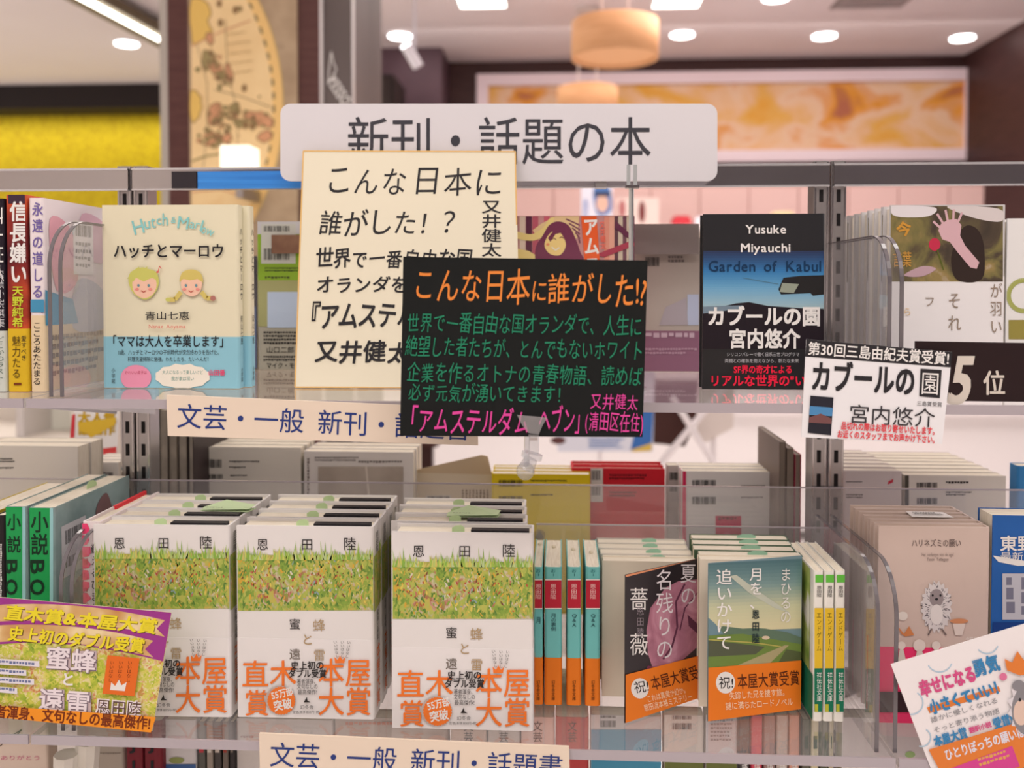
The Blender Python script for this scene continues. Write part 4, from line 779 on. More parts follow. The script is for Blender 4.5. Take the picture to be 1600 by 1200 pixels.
DAB = [TX(c) for c in ((182, 84, 66), (212, 168, 66), (220, 200, 96), (212, 208, 186), (140, 164, 168), (190, 118, 100), (138, 168, 72), (92, 132, 60), (120, 84, 52))]
for k in range(560):
    x = rr_.uniform(616, 830); y = rr_.uniform(880, 964); L_ = rr_.uniform(3, 11); w_ = rr_.uniform(1.2, 3.2); g_ = rr_.random()
    m = DAB[6] if g_ < .36 else DAB[7] if g_ < .6 else DAB[2] if g_ < .7 else DAB[1] if g_ < .78 else DAB[3] if g_ < .82 else rr_.choice(DAB)
    u_ = rr_.random()
    if 696 < x < 750 and 908 < y < 940 and u_ < .5: m = DAB[0]; L_ *= .6
    if 634 < x < 664 and 896 < y < 948 and u_ < .4: m = DAB[rr_.choice((0, 5))]; L_ *= .6
    if 766 < x < 790 and 882 < y < 912 and u_ < .5: m = DAB[rr_.choice((8, 0))]; L_ *= .6
    if 715 < x < 790 and 932 < y < 954 and u_ < .4: m = DAB[rr_.choice((3, 4))]; L_ *= .6
    if 616 < x < 634 and 900 < y < 935 and u_ < .5: m = DAB[1]
    if y > 948 and u_ < .7: m = DAB[7 if u_ < .35 else 6]
    a_ = 1.57 + rr_.uniform(-.8, .8); ca_, sa_ = math.cos(a_), math.sin(a_); q_ = [(-L_ / 2, 0), (-L_ / 5, w_ / 2), (L_ / 4, w_ / 2), (L_ / 2, 0), (L_ / 4, -w_ / 2), (-L_ / 5, -w_ / 2)]
    pr.add([pr.c(x + u_ * ca_ - v_ * sa_, y + u_ * sa_ + v_ * ca_) + f.n * (.00018 + (k % 26) * 6e-6) for u_, v_ in q_], [(5, 4, 3, 2, 1, 0)], m)
pr.l = .0004
K = TX((50, 46, 46)); pr.text('恩', 644, 851, 20, 20, K); pr.text('田', 716, 851, 20, 20, K); pr.text('陸', 784, 849, 22, 22, K)
GD = TX((176, 150, 110)); pr.text('蜜', 696, 979, 19, 19, K); pr.text('蜂', 734, 980, 21, 21, GD); pr.text('と', 716, 1003, 20, 20, GD); pr.text('遠', 696, 1027, 19, 19, TX((110, 100, 90))); pr.text('雷', 735, 1028, 20, 20, GD)
pr.build('cover_print', o); OR = TX((240, 124, 50)); pr = Print(f, base=.0008)
pr.text('直木', 619, 1045, 90, 46, OR, off=.01); pr.text('賞', 623, 1092, 42, 44, OR, off=.01); pr.text('本屋', 742, 1042, 88, 48, OR, off=.01); pr.text('大賞', 742, 1088, 88, 48, OR, off=.01)
pr.l += .00005; pr.text('史上初の', 699, 1047, 54, 14, K, off=.025); pr.text('ダブル受賞', 695, 1060, 62, 14, K, off=.025); pr.text('著者渾身、', 709, 1075, 34, 9, K); pr.text('文句なしの', 709, 1083, 34, 9, K); pr.text('最高傑作!', 710, 1092, 32, 9, K)
pr.poly([(725 - 5, 1113), (725, 1104), (726, 1110), (731, 1113), (738 - 8, 1113)], K); pr.text('幻冬舎', 714, 1117, 22, 7, K); pr.text('定価(本体1800円+税)', 702, 1126, 44, 5, K)
pr.ell(682, 1109, 24, 23, TX((190, 176, 170))); star = [(684 + (23 if i % 2 else 21.5) * math.cos(i * math.pi / 30), 1110 + (23 if i % 2 else 21.5) * math.sin(i * math.pi / 30)) for i in range(60)]; pr.poly(star, OR); pr.text('55万部', 666, 1095, 36, 15, WHITE, ang=-14, off=.03); pr.text('突破', 670, 1110, 30, 18, WHITE, ang=-10, off=.03)
for dx, a_ in ((768, -8), (780, 0), (791, 8)): pr.text('いいはなし', dx, 1014, 6, 28, K, vert=True, ang=a_)
pr.poly([(771, 1050), (770, 1040), (775, 1045), (779, 1038), (783, 1045), (788, 1040), (786, 1050)], OR); pr.build('band_print', o)
f = spine(o); pr = Print(f, px=False); pr.rect(.0005, .029, T_ - .0005, .083, FLOWERS); pr.text('恩田陸', .009, .008, .013, .02, K, vert=True); pr.text('蜜蜂と遠雷', .012, .086, .009, .03, K, vert=True); pr.build('spine_print', o)
pr = Print(f, px=False, base=.0008); pr.text('本屋大賞', .008, .118, .016, .062, OR, vert=True, off=.01); pr.build('spine_band_print', o)
MB().box((W * .56, .0024, H - .0031), (W - .004, .0115, H + .0018), mat((34, 32, 36), .5)).build('dark_endpaper', o)
slip(o, W * .42, .012, .009, h=.0045)
m3 = o
ords = ('second', 'third', 'fourth')
s3 = stack(o, 3, .0335, ['%s painted meadow novel of the right column, counted from the front' % w for w in ords], dx=-.001)
for k, c in enumerate(s3): c.matrix_world = Matrix.Translation((-.0075, .004, 0)) @ c.matrix_world; MW[c.name] = Matrix.Translation((-.0075, .004, 0)) @ MW[c.name]
for (x0, yb_, col) in ((372, 1120, 'middle'), (150, 1117, 'left')):
    A = atZ(x0, yb_, ZL); M0 = Matrix.Translation((A.x, A.y, ZL)) @ rotz(.8 if col == 'left' else .4)
    c = copy_tree(m3, M0, 'white novel with painted meadow, front copy of the %s column' % col)
    for k in range(3): copy_tree(m3, Matrix.Translation((R.uniform(-.001, .001), .0335 * (k + 1), 0)) @ M0, '%s painted meadow novel of the %s column, counted from the front' % (ords[k], col))
def tall_slip(x, y, w, h, Y, zt_):      # green slips lying over the tops of the column
    pass
for (px, py, Y, w, lb) in ((360, 797, .91, .03, 'green sales slips on top of the left column of meadow novels'), (745, 806, .93, .03, 'green sales slips on top of the right column of meadow novels')):
    p = atZ(px, py, ZL + H + .001); o = root('sales_slip', lb, 'paper slip', (p.x, p.y, ZL + H + .0006)); mb = MB()
    g_ = mat((200, 222, 178), .6); mb.add([(-w, -.004, .001), (w * .7, -.006, .003), (w * .8, .009, .004), (-w * .3, .014, .008), (-w, .006, .002)], [(0, 1, 2, 3, 4)], g_); mb.prism([(-w, -.004, .0), (w * .7, -.006, .0), (w * .8, .009, .0), (-w * .6, .012, .0)], (0, 0, .0006), g_); mb.build('paper', o)
    pr = Print(Face(o, (-w * .8, -.003, .0012), (1, 0, 0), (0, -1, 0)), px=False, base=.003); pr.rows(.0, .0, .02, .004, 1, K); pr.build('slip_print', o)
# turquoise-red paperbacks
TQ = mat((116, 196, 194), .45); RDS = mat((190, 36, 58), .45); OB = mat((232, 124, 34), .45)
for i, (x0, x1, t_, c_) in enumerate(((834, 848, '月', 'first'), (851, 878, '月の裏側', 'second'), (886, 908, 'Q&A', 'third'), (915, 938, 'Q&A', 'fourth'))):
    o = sbook('paperback_book', 'turquoise and red spine paperback with orange band, %s from the left' % c_, x0, x1, 886, .888, ZL, .1, TQ, band=OB, band_h=.048, group='turquoise and red spine paperbacks')
    pr = Print(spine(o)); cx = (x0 + x1) / 2; w = (x1 - x0); pr.rect(x0 + .2, 905, x1 - .2, 906.5, WHITE); pr.rect(x0 + .2, 906.5, x1 - .2, 950, RDS); pr.rect(x0 + .2, 950, x1 - .2, 951.5, WHITE); pr.text('恩田陸', cx - 5, 912, 10, 24, TX((240, 200, 200)), vert=True); pr.text(t_, cx - 4, 958, 9, 28 if len(t_) > 3 else 22, TX((40, 80, 90)), vert=True); pr.text('お1', cx - 4, 889, 8, 12, TX((30, 110, 120)), vert=True); pr.build('spine_print', o)
    pr = Print(spine(o), base=.0008); pr.text('幻冬舎文庫', cx - 3, 1062, 6, 32, TX((70, 30, 10)), vert=True); pr.build('band_print', o)
    MB().ball((.02 + .01 * i, o['T'] * .5, o['H'] + .0005), .0022, mat((236, 226, 205), .5)).build('page_nick', o)
# opened-cover paperbacks
def ajar(label, x0, x1, yt, Y, hx0, hyt, hyb, Y0, hx1, Y1, cover, band, group_lab, extra):
    o = fbook('paperback_book', label, x0, x1, yt, Y, ZL, .016, mat((236, 224, 204), .6), pages=PAGES, group=None)
    Y0 = atZ(hx0, hyb, ZL + .0006).y; P = [atY(hx0, hyt, Y0), atY(hx1, 900, Y1), None, atY(hx0, hyb, Y0)]; P[0].x = P[3].x; P[1].z = P[0].z; P[2] = P[1].copy(); P[2].z = P[3].z
    u = (P[1] - P[0]).normalized(); n = Vector((0, 0, -1)).cross(u)
    lim = ((P[1] - P[0]).length, P[0].z - P[3].z)
    # gently curved cover
    L = (P[1] - P[0]).length; K_ = 8; mb = MB(); vs = []
    cv = MB(); cv.prism([P[0], P[1], P[2], P[3]], -n * .0006, cover); c = cv.build('open_cover', o, world=True)
    zb_ = P[3].z; bh = .042
    f = Face(o, MW[o.name].inverted() @ P[0], u, (0, 0, -1), lim); return o, f, c
o, f, c = ajar('paperback with its mauve rose cover standing ajar', 941, 1088, 876, .9105, 976, 898, 1130, .838, 1091, .909, mat((40, 32, 36), .35), OB, '', 0)
pr = Print(f); ROSE = noisy('rose_petal_print', [(.3, (150, 92, 112)), (.5, (180, 120, 140)), (.7, (204, 150, 168))], 30, 4, .35, dist=1.5)
pr.poly([(1010, 985), (1016, 950), (1040, 918), (1060, 908), (1091, 905), (1091, 1010), (1068, 1030), (1036, 1040), (1020, 1045), (1012, 1020)], ROSE, sm=False); DR = TX((96, 50, 72)); pr.line([(1070, 912), (1056, 940), (1058, 980), (1050, 1010), (1036, 1030)], 3, DR); pr.poly([(1074, 960), (1091, 975), (1091, 990), (1076, 978)], DR); pr.line([(1091, 925), (1070, 950), (1062, 985)], 2, DR); pr.poly([(1004, 1056), (1012, 1040), (1036, 1044), (1040, 1054)], TX((120, 56, 84)))
pr.poly([(976, 898), (1091, 868), (1091, 871), (976, 902)], TX((226, 150, 110)))
pr.text('薔薇', 983, 900, 30, 142, WHITE2, vert=True, off=.0); pr.text('名残りの', 1024, 888, 28, 144, TX((226, 220, 224)), vert=True, off=0); pr.text('夏の', 1062, 878, 26, 70, TX((220, 214, 218)), vert=True, off=0); pr.text('恩田陸', 994, 946, 12, 50, TX((150, 140, 146)), vert=True); pr.build('cover_print', o)
pr = Print(f, base=.0009); pr.poly([(976, 1054), (1091, 1024), (1091, 1100), (976, 1132)], OB); pr.ell(999, 1075, 14, 16, WHITE2); pr.text('祝!', 988, 1064, 24, 20, K, off=.01, ang=-8); pr.text('本屋大賞受賞', 1013, 1056, 92, 24, TX((90, 40, 16)), ang=-14, off=.01); pr.text('これは真実か幻か。', 1008, 1086, 66, 12, TX((250, 214, 180)), ang=-14, off=.01); pr.text('恩田流本格ミステリー', 1003, 1100, 78, 12, TX((250, 214, 180)), ang=-14, off=.01); pr.build('band_print', o)
WP = mat((222, 216, 206), .5)
def pstack(label, x0, x1, yt, Y, n, T, m, grp, slips=()):
    o = fbook('paperback_book', label % 'first', x0, x1, yt, Y, ZL, T, m, group=grp)
    if slips: slip(o, *slips[0], mat((166, 212, 186), .6), h=.0035)
    W_ = o['W']
    for k in range(n - 1): copy_tree(o, Matrix.Translation((R.uniform(-.004, .002), (T + .0016) * (k + 1), 0)) @ MW[o.name], label % ('second', 'third', 'fourth', 'fifth', 'sixth', 'seventh')[k])
    return o
pstack('%s closed paperback behind the ajar mauve rose cover', 941, 1090, 874, .93, 4, .019, WP, 'closed paperbacks behind the rose cover', [(.05, .016, .008)])
o, f, c = ajar('paperback with its green landscape cover standing ajar', 1093, 1252, 874, .893, 1105, 880, 1127, .828, 1253, .891, mat((110, 140, 150), .35), OB, '', 0)
pr = Print(f); n = 20
for i in range(n):
    t = i / (n - 1); c_ = [(74, 112, 120), (120, 150, 150), (196, 200, 164), (214, 208, 168)]; k = t * 3; j = min(int(k), 2); w = k - j; cc = tuple(int(c_[j][q] * (1 - w) + c_[j + 1][q] * w) for q in range(3)); y0 = 878 + 108 * i / n; pr.poly([(1105, y0), (1253, y0 - 5), (1253, y0 + 1), (1105, y0 + 6.5)], mat(cc, .35)); pr.l -= .00003
pr.l += .0001; pr.poly([(1140, 900), (1150, 898), (1180, 920), (1235, 958), (1210, 950), (1170, 926)], TX((190, 196, 180)))
pr.poly([(1105, 985), (1130, 978), (1160, 982), (1180, 981), (1196, 982), (1230, 988), (1253, 996), (1253, 1016), (1105, 1010)], TX((96, 120, 100)), sm=False); pr.poly([(1105, 965), (1118, 975), (1130, 990), (1105, 994)], TX((110, 140, 150))); pr.poly([(1105, 993), (1160, 990), (1253, 1006), (1253, 1036), (1105, 1044)], TX((110, 136, 66))); pr.poly([(1105, 1000), (1195, 1010), (1180, 1022), (1105, 1026)], TX((86, 92, 72))); pr.poly([(1150, 1040), (1225, 1008), (1232, 1008), (1200, 1038)], TX((170, 160, 120))); pr.poly([(1228, 1014), (1253, 1018), (1253, 1034), (1215, 1036)], TX((86, 96, 62))); pr.line([(1105, 999), (1180, 1004), (1220, 1010)], 2, TX((176, 170, 90))); pr.ell(1196, 996, 6, 3, TX((214, 196, 170)))
pr.text('追いかけて', 1118, 888, 26, 128, WHITE, vert=True, off=.012); pr.text('月を、', 1170, 886, 22, 66, WHITE, vert=True, off=.012); pr.text('まひるの', 1218, 886, 18, 88, WHITE2, vert=True, off=0); pr.text('恩田陸', 1174, 950, 12, 56, TX((40, 56, 60)), vert=True, off=.02); pr.build('cover_print', o)
pr = Print(f, base=.0009); pr.poly([(1105, 1043), (1253, 1031), (1253, 1116), (1105, 1130)], OB); pr.ell(1133, 1066, 15, 17, WHITE2); pr.text('祝!', 1122, 1056, 24, 20, K, off=.01); pr.text('本屋大賞受賞', 1150, 1052, 98, 25, TX((90, 40, 16)), ang=-4, off=.01); pr.text('失踪した兄を捜す旅。', 1138, 1080, 92, 13, TX((250, 214, 180)), ang=-4, off=.01); pr.text('謎に満ちたロードノベル', 1132, 1096, 106, 13, TX((250, 214, 180)), ang=-4, off=.01); pr.build('band_print', o)
pstack('%s closed paperback behind the ajar green landscape cover', 1093, 1256, 868, .912, 4, .019, mat((84, 110, 84), .5), 'closed paperbacks behind the landscape cover', [(.05, .02, .008)])
# green-yellow spines
GLEFT = noisy('leafy_print', [(.3, (110, 150, 60)), (.5, (180, 196, 110)), (.6, (232, 232, 224)), (.8, (236, 236, 232))], 26, 3, .4)
for i, (x0, x1, c_) in enumerate(((1272, 1287, 'left'), (1288.5, 1304, 'middle'), (1305.5, 1321, 'right'))):
    o = sbook('paperback_book', '%s of the three paperbacks with green, yellow and dark green spine labels' % c_, x0, x1, 892, .868, ZL, .1, mat((236, 234, 226), .45), group='white paperbacks with green spine labels')
    pr = Print(spine(o)); cx = (x0 + x1) / 2; pr.rect(x0 + 2, 898, x1 - 1, 910, TX((100, 190, 70))); pr.text('恩田陸', cx - 3.5, 915, 8, 18, K, vert=True); YG = TX((228, 190, 50)); pr.rect(x0 + .5, 950, x1 - .3, 1044, YG); pr.text('エンドゲーム', cx - 4, 956, 8, 62, TX((70, 70, 20)), vert=True); DG = TX((24, 116, 86)); pr.rect(x0 + .3, 1044, x1 - .3, 1112, DG); pr.text('祥伝社文庫', cx - 3.5, 1050, 8, 46, WHITE, vert=True); pr.rect(x0 + 1, 1100, x0 + 6, 1112, TX((190, 190, 60))); pr.build('spine_print', o)
    if i == 0:
        W_, H_ = o['W'], o['H']; pr = Print(front(o), px=False); pr.rect(.002, .002, W_ - .012, H_ - .045, GLEFT); pr.rect(.002, H_ - .045, W_, H_ - .001, DG); pr.build('cover_print', o)
# hedgehog cover stack
BEI = mat((206, 186, 176), .5)
o = fbook('picture_book', 'beige cover with hedgehog drawing and pink band, front copy of its stack', 1373, 1548, 822, .868, ZL, .013, BEI, hard=True, pages=PAGES_S, band=mat((234, 56, 110), .45), band_h=.074, group='beige hedgehog picture books')
pr = Print(front(o)); B1 = TX((120, 104, 100)); pr.text('ハリネズミの願い', 1424, 842, 78, 13, B1, off=.01); pr.text('Het verlangen van de egel', 1440, 862, 50, 8, TX((150, 134, 128))); pr.text('Toon Tellegen', 1448, 870, 34, 7, B1)
rh = random.Random(2)
pts = [];
for i in range(40): a_ = i * math.pi / 20; r_ = 1 + (.16 if i % 2 else -.02); pts.append((1463 + 22 * r_ * math.cos(a_), 948 + 36 * r_ * math.sin(a_)))
pr.poly(pts, TX((214, 208, 208)))
for k in range(130): a_ = rh.uniform(0, 6.28); r_ = rh.uniform(.35, 1); x = 1463 + 22 * r_ * math.cos(a_); y = 948 + 36 * r_ * math.sin(a_); pr.line([(x, y), (x + 3 * math.cos(a_), y + 3 * math.sin(a_))], .9, TX((110, 104, 110))); pr.l -= .00004
pr.l += .0001; pr.ell(1463, 934, 11, 14, TX((150, 140, 142))); pr.ell(1457, 930, 1.6, 2, INK); pr.ell(1469, 930, 1.6, 2, INK); pr.ell(1463, 936, 2.4, 2, INK); pr.ell(1463, 960, 10, 16, TX((226, 220, 218))); pr.line([(1455, 982), (1450, 992)], 2.5, B1); pr.line([(1471, 982), (1478, 992)], 2.5, B1)
pr.poly([(1400, 975), (1412, 990), (1420, 978), (1428, 992), (1414, 994), (1408, 990)], TX((206, 130, 80))); pr.ell(1410, 962, 8, 7, TX((222, 214, 206))); pr.ell(1498, 970, 14, 4, TX((206, 140, 100))); pr.poly([(1488, 974), (1508, 974), (1503, 992), (1492, 992)], TX((222, 208, 200))); pr.build('cover_print', o)
pr = Print(front(o), base=.0009); pr.text('小説大賞', 1508, 994, 24, 7, WHITE2)
for x, s_ in ((1408, .8), (1436, 1.2), (1462, .85)): pr.ell(x, 1008, 8 * s_, 8 * s_, TX((226, 214, 206))); pr.poly([(x - 8 * s_, 1036), (x - 3, 1014), (x + 3, 1014), (x + 10 * s_, 1036)], TX((214, 206, 196)))
pr.rect(1374, 1080, 1547, 1112, TX((50, 30, 36))); pr.build('band_print', o)
stack(o, 5, .0142, ['%s beige hedgehog book of its stack, counted from the front' % w for w in ('second', 'third', 'fourth', 'fifth', 'rearmost')], dx=-.0)
p = atZ(1452, 806, ZL + o['H']); q_ = root('price_slip', 'white paper slip lying on the tops of the beige hedgehog books', 'paper slip', (p.x, p.y, ZL + o['H'] + .0006)); MB().prism([(-.02, -.008, 0), (.02, -.009, 0), (.018, .012, 0), (-.018, .013, 0)], (0, 0, .0006), WHITE).build('paper', q_); pr = Print(Face(q_, (-.015, .006, .0007), (1, 0, 0), (0, -1, 0)), px=False, base=.001); pr.rows(0, 0, .028, .01, 3, K); pr.build('slip_print', q_)
o = fbook('paperback_book', 'blue cover with white title at the right edge of the lower shelf', 1551, 1700, 805, .872, ZL, .03, mat((40, 96, 170), .45)); pr = Print(front(o)); pr.poly([(1550, 868), (1560, 878), (1590, 884), (1700, 884), (1700, 870), (1600, 876)], WHITE2); pr.text('東野圭吾', 1562, 836, 110, 26, WHITE2, off=.02); pr.text('最新刊', 1562, 862, 56, 14, WHITE2); pr.rect(1566, 896, 1690, 968, TX((190, 190, 200))); pr.rows(1572, 902, 1690, 960, 5, TX((120, 120, 140)), vert=True); pr.rect(1551, 972, 1700, 1000, TX((20, 60, 130))); pr.build('cover_print', o)
# ---- books facing the far side, lower shelf
def rb(name, label, x0, x1, yt, Y, T, c, rows=True, bar=None, **k):
    m = c if not isinstance(c, tuple) else mat(c, .5); o = rear_book(name, label, x0, x1, yt, Y, ZL, T, m, **k); return o, Print(back(o))
GY_ = (224, 219, 211)
o, pr = rb('hardcover_book', 'thick grey-white book back at the left, behind the green magazines', -40, 121, 696, 1.06, .03, GY_); pr.rows(-6, 716, 26, 724, 2, K); pr.rows(-6, 730, 26, 734, 1, K); pr.build('back_print', o)
stack(o, 1, .032, ['copy of the thick grey-white book, behind it at the left'])
o, pr = rb('paperback_book', 'white book back with two barcodes, just left of the left uprights', 131, 184, 722, 1.13, .02, (232, 229, 226), pages=PAGES_S); pr.bars(142, 738, 176, 744); pr.bars(142, 748, 176, 756); pr.build('back_print', o)
stack(o, 2, .022, ['first copy behind the white barcode book at the left uprights', 'second copy behind the white barcode book at the left uprights'])
for i, (x0, x1) in enumerate(((248, 262), (264, 276), (278, 292), (294, 302))):
    A, B = atY(x0, 640 + i * 12, 1.10), atY(x1, 640 + i * 12, 1.10)
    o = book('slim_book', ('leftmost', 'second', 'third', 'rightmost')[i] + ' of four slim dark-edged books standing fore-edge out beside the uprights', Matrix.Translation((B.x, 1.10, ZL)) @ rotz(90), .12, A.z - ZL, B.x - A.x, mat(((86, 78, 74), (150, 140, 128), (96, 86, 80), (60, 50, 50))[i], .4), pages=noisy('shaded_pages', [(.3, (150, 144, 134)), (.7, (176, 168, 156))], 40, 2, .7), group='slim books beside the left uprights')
o, pr = rb('hardcover_book', 'grey book back with barcodes, left one of the two large grey books', 305, 470, 698, 1.15, .022, (230, 226, 217)); pr.bars(310, 718, 346, 731); pr.rows(358, 720, 412, 724, 1, K); pr.rows(358, 729, 388, 733, 1, K); pr.bars(312, 741, 348, 748); pr.rows(360, 742, 390, 746, 1, K); pr.build('back_print', o); stack(o, 2, .024, ['first copy behind the left large grey book', 'second copy behind the left large grey book'])
o, pr = rb('hardcover_book', 'grey book back with a faded sepia picture, right one of the two large grey books', 474, 646, 705, 1.15, .022, (234, 230, 227)); pr.rect(497, 729, 630, 800, noisy('sepia_photo_print', [(.3, (166, 154, 142)), (.6, (200, 190, 178)), (.8, (186, 174, 164))], 12, 4, .5)); pr.line([(572, 729), (578, 790)], 3, TX((226, 218, 208))); pr.rows(492, 714, 560, 722, 2, TX((120, 112, 110))); pr.rows(560, 720, 630, 726, 1, TX((120, 112, 110))); pr.rows(480, 716, 486, 780, 1, TX((140, 130, 126)), vert=True); pr.build('back_print', o); stack(o, 2, .024, ['first copy behind the right large grey book', 'second copy behind the right large grey book'])
# opened cream paperback leaning
o = book('paperback_book', 'cream paperback leaning open between the grey and yellow books', Matrix.Translation((atY(770, 740, 1.18).x, 1.20, ZL)) @ rotz(176), .118, atY(700, 741, 1.18).z - ZL, .018, mat((236, 224, 202), .6))
pr = Print(back(o)); pr.bars(668, 775, 702, 785, bg=WHITE2); pr.rows(722, 765, 766, 785, 8, TX((140, 120, 100)), vert=True); pr.build('back_print', o)
Hc = o['H']; MB().prism([(.0, .018, Hc), (.118, .018, Hc), (.012, .03, Hc + .028), (.004, .028, Hc + .026)], (0, .0006, 0), mat((226, 206, 176), .6)).build('lifted_cover', o)
o, pr = rb('paperback_book', 'yellow book back with barcodes and small round emblem', 768, 922, 740, 1.14, .018, (236, 210, 30)); Y2 = TX((90, 80, 30)); pr.bars(779, 750, 816, 760); pr.bars(779, 775, 816, 787); pr.rows(829, 750, 892, 754, 1, Y2); pr.rows(829, 772, 866, 776, 1, Y2); pr.ell(843, 836, 9, 9, TX((170, 150, 40))); pr.poly([(836, 840), (843, 828), (850, 840), (846, 842), (840, 842)], TX((90, 84, 50))); pr.build('back_print', o)
stack(o, 2, .02, ['first copy behind the yellow book', 'second copy behind the yellow book'])
o, pr = rb('hardcover_book', 'red book back with white barcode label beside the yellow book', 893, 1039, 731, 1.165, .022, (216, 36, 52), hard=True); pr.rect(923, 732, 942, 784, WHITE2); pr.bars(924, 735, 938, 750); pr.bars(924, 760, 938, 774); pr.rows(952, 741, 1010, 751, 2, TX((110, 20, 30))); pr.rows(952, 768, 996, 778, 2, TX((110, 20, 30))); pr.poly([(924, 842), (1039, 848), (1039, 875), (924, 875)], TX((60, 50, 50))); pr.build('back_print', o)
stack(o, 1, .026, ['second red book directly behind the first'])
o, pr = rb('paperback_book', 'grey book back with dark barcodes, mostly hidden between red and white books', 1042, 1066, 727, 1.19, .02, (206, 198, 196)); pr.bars(1046, 738, 1062, 750); pr.bars(1046, 758, 1062, 768); pr.build('back_print', o)
o, pr = rb('paperback_book', 'white book back with barcodes, pink spine and small pink square', 1066, 1206, 736, 1.15, .018, (236, 233, 232), pages=PAGES); pr.rect(1066, 736, 1072, 860, TX((222, 44, 96))); pr.bars(1081, 750, 1118, 760); pr.bars(1081, 776, 1118, 788); pr.rows(1158, 758, 1200, 762, 1, TX((120, 116, 116))); pr.rows(1158, 776, 1198, 780, 1, TX((120, 116, 116))); PKS = TX((216, 36, 90)); pr.rect(1118, 806, 1158, 862, PKS); pr.rows(1122, 808, 1154, 816, 1, TX((130, 20, 50))); pr.ell(1136, 838, 7, 6, TX((230, 110, 140))); pr.build('back_print', o)
stack(o, 2, .02, ['first copy behind the white book with the pink square', 'second copy behind the white book with the pink square'])
for i, (x0, x1, c) in enumerate(((1218, 1228, (120, 104, 96)), (1230, 1240, (150, 134, 120)), (1242, 1252, (190, 60, 90)))):
    A, B = atY(x0, 690 + 10 * i, 1.10), atY(x1, 690 + 10 * i, 1.10)
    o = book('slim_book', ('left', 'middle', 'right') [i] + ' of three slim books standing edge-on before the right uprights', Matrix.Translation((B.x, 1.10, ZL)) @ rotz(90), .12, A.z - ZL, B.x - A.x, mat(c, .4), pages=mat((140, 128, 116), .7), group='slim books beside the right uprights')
o, pr = rb('paperback_book', 'grey book back with a red mark, front of the stack right of the uprights', 1318, 1409, 735, 1.10, .02, (220, 209, 208), pages=PAGES_S); pr.poly([(1388, 752), (1396, 748), (1395, 754), (1387, 757)], TX((206, 60, 80))); pr.rows(1322, 752, 1352, 755, 1, K); pr.rows(1322, 772, 1350, 780, 2, K); pr.build('back_print', o)
stack(o, 5, .024, ['%s grey book of the stack right of the uprights, counted from the front' % w for w in ('second', 'third', 'fourth', 'fifth', 'sixth')])
o, pr = rb('paperback_book', 'beige-grey book back with barcodes, front of the long stack at the right', 1413, 1572, 742, 1.10, .02, (226, 219, 210), pages=PAGES); pr.rect(1413, 743, 1420, 850, TX((80, 76, 66))); pr.bars(1432, 754, 1464, 762); pr.bars(1432, 778, 1464, 788); pr.rows(1478, 752, 1520, 758, 1, K); pr.rows(1478, 768, 1518, 776, 2, K); pr.build('back_print', o)
stack(o, 6, .0225, ['%s beige-grey book of the long stack at the right, counted from the front' % w for w in ('second', 'third', 'fourth', 'fifth', 'sixth', 'seventh')])
BLU = mat((60, 134, 196), .45)
for i in range(4):
    o = rear_book('paperback_book', ('front', 'second', 'third', 'rearmost')[i] + ' light blue book of the row at the right edge', 1590 , 1720, 728, 1.11 + i * .024, ZL, .021, BLU, group='light blue books at the right edge'); MW[o.name]
# flyer under the shelf left
o, f = card('gold_flyer', 'white and red flyer with gold lettering beyond the left uprights', [(116, 640), (186, 634), (182, 716), (108, 730)], 1.36, .001, mat((238, 236, 234), .4), cat='flyer')
GF = TX((206, 168, 30)); pr = Print(f, base=.0006); pr.poly([(108, 688), (124, 700), (150, 702), (182, 698), (182, 716), (108, 735)], TX((214, 70, 70))); pr.poly([(113, 648), (118, 647), (116, 690), (109, 690)], TX((214, 60, 70))); pr.text('大人気', 122, 642, 60, 20, GF, off=.05); pr.text('話題作', 122, 660, 58, 20, GF, off=.05); pr.poly([(122, 660), (182, 652), (180, 664), (142, 684), (136, 676), (124, 674)], TX((226, 190, 60))); pr.rows(116, 704, 150, 718, 2, WHITE); pr.build('flyer_print', o)
MB().box((MW[o.name].translation.x - .004, 1.362, ZB - .1), (MW[o.name].translation.x + .004, 1.368, MW[o.name].translation.z + .03), STEEL).build('stem', o, world=True); MB().box((MW[o.name].translation.x - .05, 1.33, .0), (MW[o.name].translation.x + .05, 1.41, .012), STEEL).build('base', o, world=True); MB().box((MW[o.name].translation.x - .004, 1.362, .0121), (MW[o.name].translation.x + .004, 1.368, ZB - .1001), STEEL).build('stem', o, world=True)
# ================================================================== FRONT CARDS, BOTTOM
o, f = card('award_card', 'purple and meadow-green award card with yellow ribbon lettering, lower left', [(-48, 929), (268, 957), (238, 1142), (-62, 1112)], YF - .0015, .0008, GREENISH, mat((230, 220, 200), .5))
pr = Print(f, base=.0003); PUR = TX((156, 58, 142)); pr.poly([(-48, 929), (268, 957), (255, 1033), (200, 1020), (130, 1008), (50, 1003), (-52, 1010)], PUR)
def ribbon(x0, x1, yc, h, bow, m, tilt):
    P = []; n = 14
    for i in range(n + 1): t = i / n; P.append((x0 + (x1 - x0) * t, yc + tilt * t + bow * (2 * t - 1) ** 2 - h / 2))
    e = (x1 - h * .5, yc + tilt + bow); P2 = [(x0 + (x1 - x0) * i / n, yc + tilt * i / n + bow * (2 * i / n - 1) ** 2 + h / 2) for i in range(n + 1)][::-1]
    pr.poly(P + [e] + P2, m)
GLD = noisy('gold_ribbon_print', [(.3, (196, 140, 80)), (.5, (214, 176, 120)), (.65, (236, 216, 170))], 30, 2, .4)
ribbon(-30, 258, 948, 26, 12, GLD, 22); ribbon(-30, 240, 980, 26, 12, GLD, 22); YW = TX((236, 220, 50)); DKG = TX((80, 50, 30))
